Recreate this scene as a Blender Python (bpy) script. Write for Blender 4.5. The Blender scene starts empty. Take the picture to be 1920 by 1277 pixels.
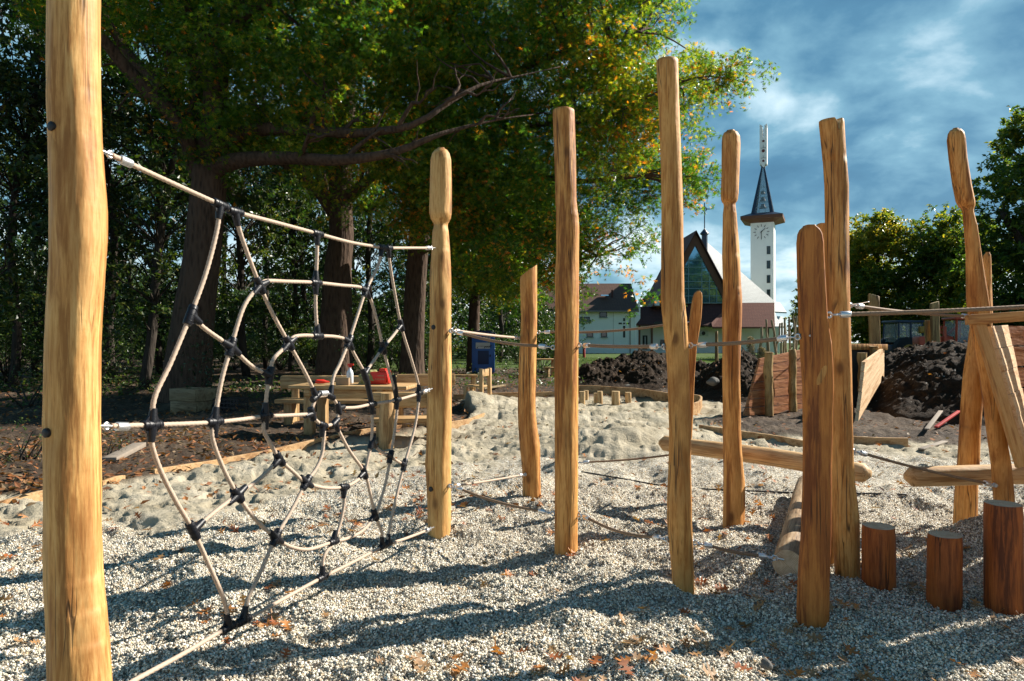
import bpy, bmesh, math, random
import numpy as np
from mathutils import Vector, Matrix, Quaternion
random.seed(7); RNG = np.random.default_rng(11)
R = math.radians
SC = bpy.context.scene
COL = SC.collection
F = 1280.0; CX = 960.0; CY = 638.5; CAMH = 1.5

# ------------------------------------------------------------------ measuring
def P(px, py, Y):
    return Vector(((px-CX)/F*Y, Y, CAMH-(py-CY)/F*Y))
def GY(py):
    return CAMH*F/(py-CY)
def G(px, py):
    return P(px, py, GY(py))

# ------------------------------------------------------------------ noise (numpy)
def _h(ix, iy, iz, seed):
    n = (ix.astype(np.int64)*374761393 + iy.astype(np.int64)*668265263 + iz.astype(np.int64)*2147483647 + seed*974634777) & 0xffffffff
    n = ((n ^ (n >> 13)) * 1274126177) & 0xffffffff
    n = ((n ^ (n >> 15)) * 2246822519) & 0xffffffff
    n = n ^ (n >> 16)
    return (n & 0xffffff)/float(0xffffff)*2-1
def noise3(x, y, z, seed=0):
    x, y, z = np.broadcast_arrays(np.asarray(x, float), np.asarray(y, float), np.asarray(z, float))
    x0 = np.floor(x); y0 = np.floor(y); z0 = np.floor(z)
    fx = x-x0; fy = y-y0; fz = z-z0
    sx = fx*fx*fx*(fx*(fx*6-15)+10); sy = fy*fy*fy*(fy*(fy*6-15)+10); sz = fz*fz*fz*(fz*(fz*6-15)+10)
    def c(a, b, d): return _h(x0+a, y0+b, z0+d, seed)
    v00 = c(0,0,0)*(1-sx)+c(1,0,0)*sx; v10 = c(0,1,0)*(1-sx)+c(1,1,0)*sx
    v01 = c(0,0,1)*(1-sx)+c(1,0,1)*sx; v11 = c(0,1,1)*(1-sx)+c(1,1,1)*sx
    return (v00*(1-sy)+v10*sy)*(1-sz)+(v01*(1-sy)+v11*sy)*sz
def noise2(x, y, seed=0):
    x, y = np.broadcast_arrays(np.asarray(x, float), np.asarray(y, float))
    x0 = np.floor(x); y0 = np.floor(y); fx = x-x0; fy = y-y0; z0 = np.zeros_like(x0)
    sx = fx*fx*fx*(fx*(fx*6-15)+10); sy = fy*fy*fy*(fy*(fy*6-15)+10)
    a = _h(x0, y0, z0, seed)*(1-sx)+_h(x0+1, y0, z0, seed)*sx
    b = _h(x0, y0+1, z0, seed)*(1-sx)+_h(x0+1, y0+1, z0, seed)*sx
    return a*(1-sy)+b*sy
def fbm2(x, y, seed=0, o=4):
    s = 0; a = 1
    c, sn = math.cos(.6), math.sin(.6)
    for k in range(o):
        s = s+a*noise2(x, y, seed+k*17); a *= .5
        x, y = (x*c-y*sn)*2.03+5.1, (x*sn+y*c)*2.03+3.7
    return s
def smooth(e0, e1, x):
    t = np.clip((x-e0)/(e1-e0), 0, 1); return t*t*(3-2*t)

# ------------------------------------------------------------------ tagging
def tag(o, label=None, cat=None, group=None, kind=None):
    if label: o['label'] = label
    if cat: o['category'] = cat
    if group: o['group'] = group
    if kind: o['kind'] = kind
    return o
def thing(name, loc, label, cat, group=None, rz=0):
    o = bpy.data.objects.new(name, None); COL.objects.link(o)
    o.location = loc; o.rotation_euler = (0, 0, rz); o.empty_display_size = .1
    return tag(o, label, cat, group)
def copy_tree(o, parent=None):
    c = o.copy(); COL.objects.link(c)
    if parent is not None: c.parent = parent
    for ch in list(o.children): copy_tree(ch, c)
    return c
def link_obj(name, me, parent=None, loc=None):
    o = bpy.data.objects.new(name, me); COL.objects.link(o)
    if parent is not None: o.parent = parent
    if loc is not None: o.location = loc
    return o
def mesh_np(name, verts, loops, starts, totals, mats, smooth_=False, mat_idx=None):
    me = bpy.data.meshes.new(name)
    verts = np.asarray(verts, np.float32)
    me.vertices.add(len(verts)); me.vertices.foreach_set('co', verts.ravel())
    me.loops.add(len(loops)); me.loops.foreach_set('vertex_index', np.asarray(loops, np.int32))
    me.polygons.add(len(starts)); me.polygons.foreach_set('loop_start', np.asarray(starts, np.int32))
    try: me.polygons.foreach_set('loop_total', np.asarray(totals, np.int32))
    except Exception: pass
    if mat_idx is not None: me.polygons.foreach_set('material_index', np.asarray(mat_idx, np.int32))
    me.polygons.foreach_set('use_smooth', np.full(len(starts), bool(smooth_)))
    for m in (mats if isinstance(mats, (list, tuple)) else [mats]): me.materials.append(m)
    me.update(calc_edges=True); me.validate()
    return me

# ------------------------------------------------------------------ mesh collector
class MB:
    def __init__(s): s.v = []; s.f = []; s.mi = []
    def add(s, vs, fs, mi=0):
        b = len(s.v); s.v += [tuple(v) for v in vs]
        for f in fs: s.f.append(tuple(i+b for i in f)); s.mi.append(mi)
        return s
    def box(s, c, d, rot=None, mi=0, bev=0.0):
        x, y, z = d[0]/2, d[1]/2, d[2]/2
        M = (rot.to_matrix() if hasattr(rot, 'to_matrix') else rot) if rot is not None else Matrix.Identity(3)
        c = Vector(c)
        if bev <= 0:
            vs = [c+M@Vector((i*x, j*y, k*z)) for i in (-1,1) for j in (-1,1) for k in (-1,1)]
            fs = [(0,1,3,2),(4,6,7,5),(0,4,5,1),(2,3,7,6),(0,2,6,4),(1,5,7,3)]
            return s.add(vs, fs, mi)
        bm = bmesh.new(); bmesh.ops.create_cube(bm, size=1)
        for v in bm.verts: v.co = Vector((v.co.x*d[0], v.co.y*d[1], v.co.z*d[2]))
        bmesh.ops.bevel(bm, geom=list(bm.edges), offset=min(bev, min(d)*.45), segments=2, affect='EDGES', profile=.5)
        bm.verts.index_update()
        vs = [c+M@v.co for v in bm.verts]; fs = [[v.index for v in f.verts] for f in bm.faces]
        bm.free(); return s.add(vs, fs, mi)
    def bar(s, p0, p1, w, h, up=(0,0,1), mi=0, bev=0.0):
        p0 = Vector(p0); p1 = Vector(p1); x = (p1-p0); L = x.length; x.normalize()
        u = Vector(up); y = u.cross(x)
        if y.length < 1e-4: y = Vector((0,1,0)).cross(x)
        y.normalize(); z = x.cross(y)
        M = Matrix((x, y, z)).transposed()
        return s.box((p0+p1)/2, (L, w, h), M, mi, bev)
    def tube(s, pts, rad, n=10, caps=True, mi=0):
        pts = [Vector(p) for p in pts]; k = len(pts)
        if not hasattr(rad, '__len__'): rad = [rad]*k
        rings = []; prev = None; vs = []
        for i, p in enumerate(pts):
            t = (pts[min(i+1,k-1)]-pts[max(i-1,0)]).normalized()
            if prev is None:
                a = Vector((0,0,1)) if abs(t.z) < .9 else Vector((1,0,0))
                u = a.cross(t).normalized()
            else: u = (prev-t*prev.dot(t)).normalized()
            prev = u; w = t.cross(u)
            for j in range(n):
                q = 2*math.pi*j/n
                vs.append(p+(u*math.cos(q)+w*math.sin(q))*rad[i])
        fs = [(i*n+j, i*n+(j+1)%n, (i+1)*n+(j+1)%n, (i+1)*n+j) for i in range(k-1) for j in range(n)]
        if caps: fs += [tuple(range(n-1,-1,-1)), tuple((k-1)*n+j for j in range(n))]
        return s.add(vs, fs, mi)
    def torus(s, c, axis, R0, r0, n=16, m=8, mi=0):
        q = Vector((0,0,1)).rotation_difference(Vector(axis)); c = Vector(c); vs = []
        for i in range(n):
            a = 2*math.pi*i/n
            for j in range(m):
                b = 2*math.pi*j/m
                vs.append(c+q@Vector(((R0+r0*math.cos(b))*math.cos(a), (R0+r0*math.cos(b))*math.sin(a), r0*math.sin(b))))
        fs = [(i*m+j, ((i+1)%n)*m+j, ((i+1)%n)*m+(j+1)%m, i*m+(j+1)%m) for i in range(n) for j in range(m)]
        return s.add(vs, fs, mi)
    def prism(s, poly, d, mi=0):
        d = Vector(d); n = len(poly); vs = [Vector(p) for p in poly]+[Vector(p)+d for p in poly]
        fs = [tuple(range(n-1,-1,-1)), tuple(range(n,2*n))]+[(i,(i+1)%n,n+(i+1)%n,n+i) for i in range(n)]
        return s.add(vs, fs, mi)
    def build(s, name, mats, parent=None, loc=None, ang=40, origin=None, flat=False):
        me = bpy.data.meshes.new(name)
        if origin is not None:
            o_ = Vector(origin); vv = [tuple(Vector(v)-o_) for v in s.v]
        else: vv = s.v
        me.from_pydata(vv, [], s.f)
        for m in (mats if isinstance(mats, (list, tuple)) else [mats]): me.materials.append(m)
        me.polygons.foreach_set('material_index', s.mi)
        bm = bmesh.new(); bm.from_mesh(me); bmesh.ops.recalc_face_normals(bm, faces=bm.faces); bm.to_mesh(me); bm.free()
        if not flat:
            me.polygons.foreach_set('use_smooth', [True]*len(me.polygons))
            me.set_sharp_from_angle(angle=R(ang))
        me.update()
        return link_obj(name, me, parent, loc if loc is not None else (origin if origin is not None else None))

# ------------------------------------------------------------------ materials
class NT:
    def __init__(s, name):
        s.m = bpy.data.materials.new(name); s.m.use_nodes = True; s.t = s.m.node_tree
        s.b = s.t.nodes['Principled BSDF']; s.out = s.t.nodes['Material Output']
    def n(s, ty, **k):
        x = s.t.nodes.new(ty)
        for a, v in k.items():
            if a.startswith('i_'): x.inputs[int(a[2:])].default_value = v
            else: setattr(x, a, v)
        return x
    def l(s, a, b): s.t.links.new(a, b)
    def ramp(s, fac, stops, interp='LINEAR'):
        r = s.n('ShaderNodeValToRGB'); r.color_ramp.interpolation = interp
        e = r.color_ramp.elements
        while len(e) < len(stops): e.new(.5)
        for x, (p, c) in zip(e, stops):
            x.position = p; x.color = (c[0], c[1], c[2], 1) if hasattr(c, '__len__') else (c, c, c, 1)
        if fac is not None: s.l(fac, r.inputs[0])
        return r.outputs[0]
    def mix(s, fac, a, b, mode='MIX'):
        x = s.n('ShaderNodeMix', data_type='RGBA', blend_type=mode)
        for sock, v in ((x.inputs[0], fac), (x.inputs[6], a), (x.inputs[7], b)):
            if hasattr(v, 'default_value') or hasattr(v, 'is_linked'): s.l(v, sock)
            else: sock.default_value = v if not hasattr(v, '__len__') else (v[0], v[1], v[2], 1)
        return x.outputs[2]
    def math(s, op, a, b=None, c=None):
        x = s.n('ShaderNodeMath', operation=op)
        for i, v in enumerate((a, b, c)):
            if v is None: continue
            if hasattr(v, 'is_linked'): s.l(v, x.inputs[i])
            else: x.inputs[i].default_value = v
        return x.outputs[0]
    def coords(s, kind='Object', scale=(1,1,1), rnd=True):
        tc = s.n('ShaderNodeTexCoord'); v = tc.outputs[kind]
        if rnd:
            oi = s.n('ShaderNodeObjectInfo'); mu = s.math('MULTIPLY', oi.outputs['Random'], 53.0)
            ad = s.n('ShaderNodeVectorMath', operation='ADD'); s.l(v, ad.inputs[0]); s.l(mu, ad.inputs[1]); v = ad.outputs[0]
        mp = s.n('ShaderNodeMapping'); mp.inputs['Scale'].default_value = scale; s.l(v, mp.inputs[0])
        return mp.outputs[0]
    def noise(s, v, scale, detail=4, rough=.5, dist=0.0):
        x = s.n('ShaderNodeTexNoise'); x.inputs['Scale'].default_value = scale; x.inputs['Detail'].default_value = detail
        x.inputs['Roughness'].default_value = rough; x.inputs['Distortion'].default_value = dist
        s.l(v, x.inputs['Vector']); return x.outputs[0]
    def voro(s, v, scale, feature='F1'):
        x = s.n('ShaderNodeTexVoronoi', feature=feature); x.inputs['Scale'].default_value = scale
        s.l(v, x.inputs['Vector']); return x
    def bump(s, h, strength=.5, dist=.01, prev=None):
        x = s.n('ShaderNodeBump'); x.inputs['Strength'].default_value = strength; x.inputs['Distance'].default_value = dist
        s.l(h, x.inputs['Height'])
        if prev is not None: s.l(prev, x.inputs['Normal'])
        return x.outputs[0]
    def done(s, col=None, rough=.6, normal=None, metal=0, spec=.4):
        if col is not None:
            if hasattr(col, 'is_linked'): s.l(col, s.b.inputs['Base Color'])
            else: s.b.inputs['Base Color'].default_value = (col[0], col[1], col[2], 1)
        if hasattr(rough, 'is_linked'): s.l(rough, s.b.inputs['Roughness'])
        else: s.b.inputs['Roughness'].default_value = rough
        s.b.inputs['Metallic'].default_value = metal; s.b.inputs['Specular IOR Level'].default_value = spec
        if normal is not None: s.l(normal, s.b.inputs['Normal'])
        return s.m

def plain(name, col, rough=.6, var=.18, metal=0, spec=.4, scale=9, bump=.15):
    n = NT(name); v = n.coords('Object')
    a = n.noise(v, scale, 6, .6)
    c = n.mix(a, [x*(1-var) for x in col], [min(1, x*(1+var)) for x in col])
    nm = n.bump(n.noise(v, scale*8, 3), bump, .004) if bump else None
    return n.done(c, rough, nm, metal, spec)

def wood(name, light, mid, dark, axis=2, grain=1.0, knots=True, checks=True, rough=.62, bumpk=.35, stain=.5):
    n = NT(name)
    def sc(a, k):
        q = [a, a, a]; q[axis] = k; return tuple(q)
    v1 = n.coords('Object', sc(1, .075))
    v2 = n.coords('Object', sc(1, .35))
    broad = n.noise(v1, 9*grain, 3, .5, .6)
    fine = n.noise(v1, 75*grain, 5, .65, .3)
    blotch = n.noise(v2, 4.6, 5, .6, .5)
    f = n.math('ADD', n.math('MULTIPLY', broad, .6), n.math('MULTIPLY', fine, .4))
    c = n.ramp(f, [(.39, dark), (.455, mid), (.515, light), (.565, mid), (.64, dark)])
    bl = n.ramp(blotch, [(.46, 0), (.64, 1)])
    c = n.mix(n.math('MULTIPLY', bl, stain), c, [x*y for x, y in zip(mid, (.50, .37, .26))], 'MIX')
    h = n.math('MULTIPLY', fine, .5)
    if knots:
        v3 = n.coords('Object', sc(1, .55))
        vo = n.voro(v3, 5.0); kd = vo.outputs['Distance']
        k = n.ramp(kd, [(.06, 1), (.15, 0)])
        gate = n.math('GREATER_THAN', n.noise(v3, 2.3, 1), .47)
        k = n.math('MULTIPLY', k, gate)
        c = n.mix(n.math('MULTIPLY', k, .8), c, [x*.22 for x in dark])
        halo = n.math('MULTIPLY', n.ramp(kd, [(.10, 1), (.36, 0)]), gate)
        c = n.mix(n.math('MULTIPLY', halo, .35), c, dark)
    if checks:
        v4 = n.coords('Object', sc(1, .028))
        ck = n.noise(v4, 21, 2, .5, .1)
        d = n.math('ABSOLUTE', n.math('SUBTRACT', ck, .5))
        cr = n.ramp(d, [(.0, 1), (.007, .9), (.020, 0)])
        g2 = n.ramp(n.noise(v2, 5, 2), [(.46, 0), (.56, 1)])
        cr = n.math('MULTIPLY', cr, g2)
        c = n.mix(n.math('MULTIPLY', cr, .85), c, [x*.15 for x in dark])
        h = n.math('SUBTRACT', h, n.math('MULTIPLY', cr, 1.2))
    nm = n.bump(h, bumpk, .006)
    ax = n.noise(n.coords('Object', sc(1, .25)), 14, 3, .5)
    nm = n.bump(ax, .35, .03, nm)
    tm = n.noise(n.coords('Object', sc(.35, 1)), 26, 2, .5)
    nm = n.bump(tm, .16, .010, nm)
    return n.done(c, rough, nm, 0, .35)

def endgrain(name, a, b):
    n = NT(name); tc = n.n('ShaderNodeTexCoord')
    sp = n.n('ShaderNodeSeparateXYZ'); n.l(tc.outputs['Object'], sp.inputs[0])
    nz = n.noise(tc.outputs['Object'], 7, 3)
    r = n.math('SQRT', n.math('ADD', n.math('POWER', sp.outputs[0], 2), n.math('POWER', sp.outputs[1], 2)))
    r = n.math('ADD', r, n.math('MULTIPLY', nz, .02))
    w = n.math('SINE', n.math('MULTIPLY', r, 780))
    w = n.math('ADD', n.math('MULTIPLY', w, .25), n.noise(tc.outputs['Object'], 25, 4))
    c = n.ramp(w, [(.25, b), (.75, a)])
    return n.done(c, .75, n.bump(w, .3, .003), 0, .25)

def leafmat(name, cols, trans=.45, rough=.38, pos=(0,.3,.55,.78,1)):
    n = NT(name)
    at = n.n('ShaderNodeAttribute', attribute_name='tint')
    c = n.ramp(at.outputs['Fac'], list(zip(pos, cols)))
    n.done(c, rough, None, 0, .5)
    tr = n.n('ShaderNodeBsdfTranslucent')
    br = n.mix(1.0, c, (1.7, 1.9, .8), 'MULTIPLY'); n.l(br, tr.inputs[0])
    mx = n.n('ShaderNodeMixShader'); mx.inputs[0].default_value = trans
    n.l(n.b.outputs[0], mx.inputs[1]); n.l(tr.outputs[0], mx.inputs[2]); n.l(mx.outputs[0], n.out.inputs[0])
    return n.m

M = {}
M['post'] = wood('peeled_wood', (.67,.355,.108), (.53,.232,.054), (.25,.088,.016), stain=.6)
M['post_pale'] = wood('pale_peeled_wood', (.66,.395,.145), (.54,.28,.085), (.31,.135,.033), stain=.6)
M['post_red'] = wood('reddish_wood', (.52,.195,.040), (.40,.132,.024), (.18,.048,.009))
M['stump'] = wood('stump_wood', (.40,.118,.024), (.28,.074,.014), (.10,.025,.006), checks=True)
M['log'] = wood('log_wood', (.60,.42,.22), (.50,.32,.15), (.32,.18,.07), checks=True, stain=.3)
M['oldlog'] = wood('weathered_log', (.42,.31,.19), (.32,.22,.125), (.16,.10,.05), stain=.6)
M['board'] = wood('board_wood', (.52,.35,.18), (.42,.26,.115), (.28,.15,.055), axis=0, checks=False, stain=.3)
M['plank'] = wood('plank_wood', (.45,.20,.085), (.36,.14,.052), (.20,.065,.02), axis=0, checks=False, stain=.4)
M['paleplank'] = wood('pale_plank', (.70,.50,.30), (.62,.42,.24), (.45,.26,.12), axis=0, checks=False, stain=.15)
M['wingpost'] = wood('log_post_dull', (.40,.26,.10), (.31,.19,.065), (.15,.08,.025), stain=.6)
M['table'] = wood('table_wood', (.50,.34,.17), (.40,.25,.11), (.24,.13,.05), axis=0, checks=False, knots=False, stain=.25)
M['tablez'] = wood('table_leg_wood', (.50,.34,.17), (.40,.25,.11), (.24,.13,.05), axis=2, checks=False, knots=False, stain=.25)
M['crate'] = wood('crate_wood', (.26,.20,.11), (.20,.15,.08), (.11,.075,.035), axis=0, checks=False, stain=.4)
M['pole'] = wood('stick_wood', (.42,.32,.21), (.33,.24,.15), (.18,.12,.07), knots=False, checks=False)
M['end'] = endgrain('end_grain', (.62,.47,.28), (.40,.26,.12))
M['endold'] = endgrain('end_grain_old', (.62,.51,.36), (.38,.28,.17))
M['black'] = plain('black_plastic', (.005,.006,.010), .42, .2, 0, .35, 20, .25)
M['plug'] = plain('plug_plastic', (.010,.010,.012), .45, .2)
M['steel'] = plain('galvanised_steel', (.62,.63,.64), .30, .12, 1.0, .5, 30, .1)
M['alu'] = plain('aluminium_ferrule', (.72,.73,.74), .38, .1, .9, .5, 30, .15)

def ropemat(name, a, b):
    n = NT(name); v = n.coords('Object'); f = n.noise(v, 160, 3, .6); g = n.noise(v, 6, 2)
    c = n.mix(f, a, b); c = n.mix(n.math('MULTIPLY', g, .35), c, [x*.6 for x in a])
    return n.done(c, .7, n.bump(f, .5, .002), 0, .3)
M['rope'] = ropemat('beige_rope', (.40,.29,.21), (.60,.48,.38))
M['ropedk'] = ropemat('brown_rope', (.20,.125,.075), (.33,.22,.14))
M['cable'] = plain('dark_cable', (.03,.03,.03), .6)

def bark(name, a, b):
    n = NT(name); v = n.coords('Object', (1,1,.22)); f = n.noise(v, 9, 8, .7, .8); vo = n.voro(v, 14)
    h = n.math('ADD', f, n.math('MULTIPLY', vo.outputs['Distance'], .7))
    return n.done(n.ramp(h, [(.35, a), (.95, b)]), .9, n.bump(h, .9, .05), 0, .2)
M['bark'] = bark('oak_bark', (.020,.013,.009), (.085,.055,.038))
M['barkdk'] = bark('woodland_bark', (.012,.010,.008), (.05,.04,.032))
M['oakleaf'] = leafmat('oak_leaves', [(.020,.062,.014), (.050,.125,.016), (.115,.190,.018), (.34,.31,.024), (.68,.17,.018)], .58, .25)
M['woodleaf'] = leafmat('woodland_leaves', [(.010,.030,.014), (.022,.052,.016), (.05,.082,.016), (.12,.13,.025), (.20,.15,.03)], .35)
M['linden'] = leafmat('linden_leaves', [(.035,.066,.014), (.070,.118,.020), (.150,.180,.026), (.32,.26,.03), (.42,.24,.035)], .50)
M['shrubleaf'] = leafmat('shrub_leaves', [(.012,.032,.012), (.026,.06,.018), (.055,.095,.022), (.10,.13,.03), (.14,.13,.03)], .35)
M['ivy'] = leafmat('ivy_leaves', [(.012,.03,.012), (.02,.05,.02), (.035,.07,.03), (.05,.08,.04), (.06,.09,.04)], .15, .3)
M['fallen'] = leafmat('fallen_leaves', [(.16,.045,.014), (.30,.085,.018), (.42,.16,.035), (.35,.20,.09), (.22,.13,.07)], .2, .6)
M['litter'] = leafmat('leaf_litter', [(.08,.035,.015), (.20,.07,.02), (.32,.12,.03), (.22,.14,.07), (.16,.11,.06)], .15, .7)
M['dry'] = leafmat('dry_twigs', [(.22,.17,.11), (.28,.21,.14), (.33,.26,.17), (.38,.30,.2), (.42,.33,.22)], .1, .8)
M['soil'] = None

# ------------------------------------------------------------------ terrain
def gravel_edge(x):
    # depth at which pebbles give way to sand
    return np.interp(x, [-6, -2.8, -1.9, -.9, .3, 1.9, 4.2, 6, 9], [5.0, 5.6, 7.0, 8.2, 8.6, 8.4, 8.8, 8.6, 8.2])
SAND_POLY = [(-9.5,5.0), (-5.6,6.25), (-4.15,6.9), (-3.95,7.5), (-3.0,9.7), (-1.15,11.8), (-.75,13.0), (-1.1,15.5), (-1.3,17.4), (0,17.9), (2.5,18.0), (5.2,16.6), (4.6,14.2), (3.5,12.4), (4.0,11.0), (5.9,10.2), (9,9.6), (16,8.6), (16,-6), (-16,-6), (-16,3.5)]
def poly_sdf(x, y, poly):
    x = np.asarray(x, float); y = np.asarray(y, float)
    d = np.full(x.shape, 1e9); inside = np.zeros(x.shape, bool)
    n = len(poly)
    for i in range(n):
        ax, ay = poly[i]; bx, by = poly[(i+1) % n]
        ex, ey = bx-ax, by-ay
        t = np.clip(((x-ax)*ex+(y-ay)*ey)/(ex*ex+ey*ey), 0, 1)
        d = np.minimum(d, (x-ax-t*ex)**2+(y-ay-t*ey)**2)
        c = ((ay > y) != (by > y)) & (x < ex*(y-ay)/(ey if abs(ey) > 1e-9 else 1e-9)+ax)
        inside ^= c
    d = np.sqrt(d); return np.where(inside, -d, d)
def zones(x, y):
    sd = poly_sdf(x, y, SAND_POLY) + .10*fbm2(x*1.7, y*1.7, 5, 3)
    sand = smooth(.06, -.06, sd)
    ge = gravel_edge(x)+.5*fbm2(x*.9, y*.9, 31, 3)
    grav = smooth(.25, -.25, y-ge)*smooth(.0, -.4, sd)
    grass = smooth(34, 40, y+3*fbm2(x*.15, y*.15, 3))*smooth(-14, -4, x+.25*(y-36))
    return grav, sand, grass
MOUNDS = [(1.25, 9.4, .34, 1.0, .8), (.1, 10.8, .16, .9, .7), (2.3, 10.0, .15, .8, .6), (-.95, 14.8, .42, 1.3, 1.1), (.4, 13.2, .18, 1.4, .8), (2.2, 13.0, .15, 1.2, .8)]
BASES = []
def Hs(x, y):
    x = np.asarray(x, float); y = np.asarray(y, float)
    gr, sa, ga = zones(x, y)
    hg = .050*fbm2(x*1.35, y*1.7, 41, 2)+.042*fbm2(x*3.3, y*3.9, 43, 3)
    far = smooth(40, 26, y)
    hs = .055*fbm2(x*1.1, y*1.1, 51, 2)+.030*np.abs(fbm2(x*2.3, y*2.6, 53, 2))-.02+.016*fbm2(x*5.5, y*7.5, 57, 3)+.012*np.abs(fbm2(x*9, y*9, 58, 2))-.03*smooth(.25,.5,noise2(x*2.6,y*3.6,59))-.045*smooth(.18,.42,noise2(x*5.6,y*8.6,60))
    for mx, my, h, rx, ry in MOUNDS:
        hs = hs+h*np.exp(-((x-mx)/rx)**2-((y-my)/ry)**2)
    hd = (.05*fbm2(x*.8, y*.8, 61, 3)+.045*np.abs(fbm2(x*3.7, y*3.7, 63, 4)))*far
    h = hg*gr + (sa-np.minimum(gr, sa))*hs + (1-np.maximum(sa, gr))*hd
    for bx, by, bh in BASES:
        h = h-bh*np.exp(-((x-bx)**2+(y-by)**2)/.09)
    h = h+.45*np.exp(-((x-9)/3.5)**2-((y-44)/4.0)**2)
    return h
def Hfine(x, y):
    gr, sa, ga = zones(x, y)
    near = smooth(9.5, 6.0, np.hypot(x, y))
    return .0105*gr*near*noise2(x*88, y*88, 71)+.006*gr*near*noise2(x*47, y*47, 73)
def H(x, y):
    return float(Hs(np.array([x]), np.array([y]))[0])
def on(px, py):
    p = G(px, py); return p

def pin_bases():
    # the gravel is level where each post and stump stands in it
    q = [P(px, py, Y) for px, py, Y in ((825,1000,5.3),(997,935,6.5),(1061,1037,4.84),(1282,1105,4.11),(1375,985,5.53),(1589,1076,4.4),(1524,1170,3.61),(1882,960,4.95),(1810,985,5.55),(1647,1096,4.22),(1772,1130,3.95),(1881,1137,3.86),(1478,1080,4.22))]
    raw = [(w.x, w.y, H(w.x, w.y)-w.z) for w in q]
    BASES.extend(raw)
pin_bases()
def ground_material():
    n = NT('playground_ground')
    tc = n.n('ShaderNodeTexCoord'); v = tc.outputs['Object']
    at = n.n('ShaderNodeAttribute', attribute_name='zone'); sp = n.n('ShaderNodeSeparateColor'); n.l(at.outputs['Color'], sp.inputs[0])
    # pebbles
    fl = n.n('ShaderNodeMapping'); fl.inputs['Scale'].default_value = (1,1,.6); n.l(v, fl.inputs[0]); pv = fl.outputs[0]
    vo = n.voro(pv, 82); sc2 = n.n('ShaderNodeSeparateColor'); n.l(vo.outputs['Color'], sc2.inputs[0])
    peb = n.ramp(sc2.outputs[0], [(0, (.24,.205,.16)), (.16, (.51,.45,.35)), (.42, (.70,.645,.52)), (.66, (.84,.795,.67)), (.84, (.62,.46,.28)), (.91, (.88,.85,.79)), (1, (.40,.40,.40))], 'CONSTANT')
    ed = n.voro(pv, 82, 'DISTANCE_TO_EDGE')
    gap = n.ramp(ed.outputs['Distance'], [(.0, 0), (.11, 1)])
    peb = n.mix(gap, (.10,.085,.065), peb)  # gaps between pebbles coloured dark to deepen their shade
    patch = n.noise(v, 1.3, 4)
    peb = n.mix(n.ramp(patch, [(.42, 0), (.7, .35)]), peb, (.42,.37,.29))
    # sand
    s1 = n.noise(v, 2.2, 6, .6); s2 = n.noise(v, 60, 4, .6)
    sand = n.ramp(s1, [(.3, (.29,.25,.175)), (.5, (.40,.355,.265)), (.7, (.50,.45,.355))])
    sand = n.mix(n.math('MULTIPLY', s2, .35), sand, (.26,.21,.13))
    # soil
    d1 = n.noise(v, 1.1, 7, .65); d2 = n.noise(v, 14, 6, .65)
    f = n.math('ADD', n.math('MULTIPLY', d1, .5), n.math('MULTIPLY', d2, .5))
    soil = n.ramp(f, [(.3, (.022,.016,.012)), (.48, (.055,.038,.026)), (.6, (.11,.08,.055)), (.75, (.20,.15,.11))])
    lf = n.voro(v, 9); s3 = n.n('ShaderNodeSeparateColor'); n.l(lf.outputs['Color'], s3.inputs[0])
    isleaf = n.math('MULTIPLY', n.math('GREATER_THAN', s3.outputs[1], .80), n.math('LESS_THAN', lf.outputs['Distance'], .32))
    soil = n.mix(n.math('MULTIPLY', isleaf, .8), soil, n.ramp(s3.outputs[2], [(0, (.20,.06,.02)), (.6, (.30,.13,.045)), (1, (.24,.17,.10))]))
    # grass
    g1 = n.noise(v, .5, 5, .6); g2 = n.noise(v, 30, 4, .7)
    gf = n.math('ADD', n.math('MULTIPLY', g1, .5), n.math('MULTIPLY', g2, .5))
    grass = n.ramp(gf, [(.35, (.035,.065,.014)), (.55, (.07,.11,.022)), (.7, (.11,.14,.035))])
    c = n.mix(sp.outputs[1], soil, sand); c = n.mix(sp.outputs[0], c, peb); c = n.mix(sp.outputs[2], c, grass)
    # relief
    dome = n.math('SUBTRACT', 1.0, vo.outputs['Distance'])
    hp = n.math('MULTIPLY', n.math('ADD', n.math('MULTIPLY', dome, .6), n.math('MULTIPLY', gap, .5)), sp.outputs[0])
    b1 = n.bump(hp, 1.0, .016)
    clod = n.math('MULTIPLY', n.noise(v, 11, 8, .7), n.math('SUBTRACT', 1.0, sp.outputs[0]))
    b2 = n.bump(clod, .75, .07, b1)
    return n.done(c, .85, b2, 0, .2)
M['ground'] = ground_material()

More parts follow.
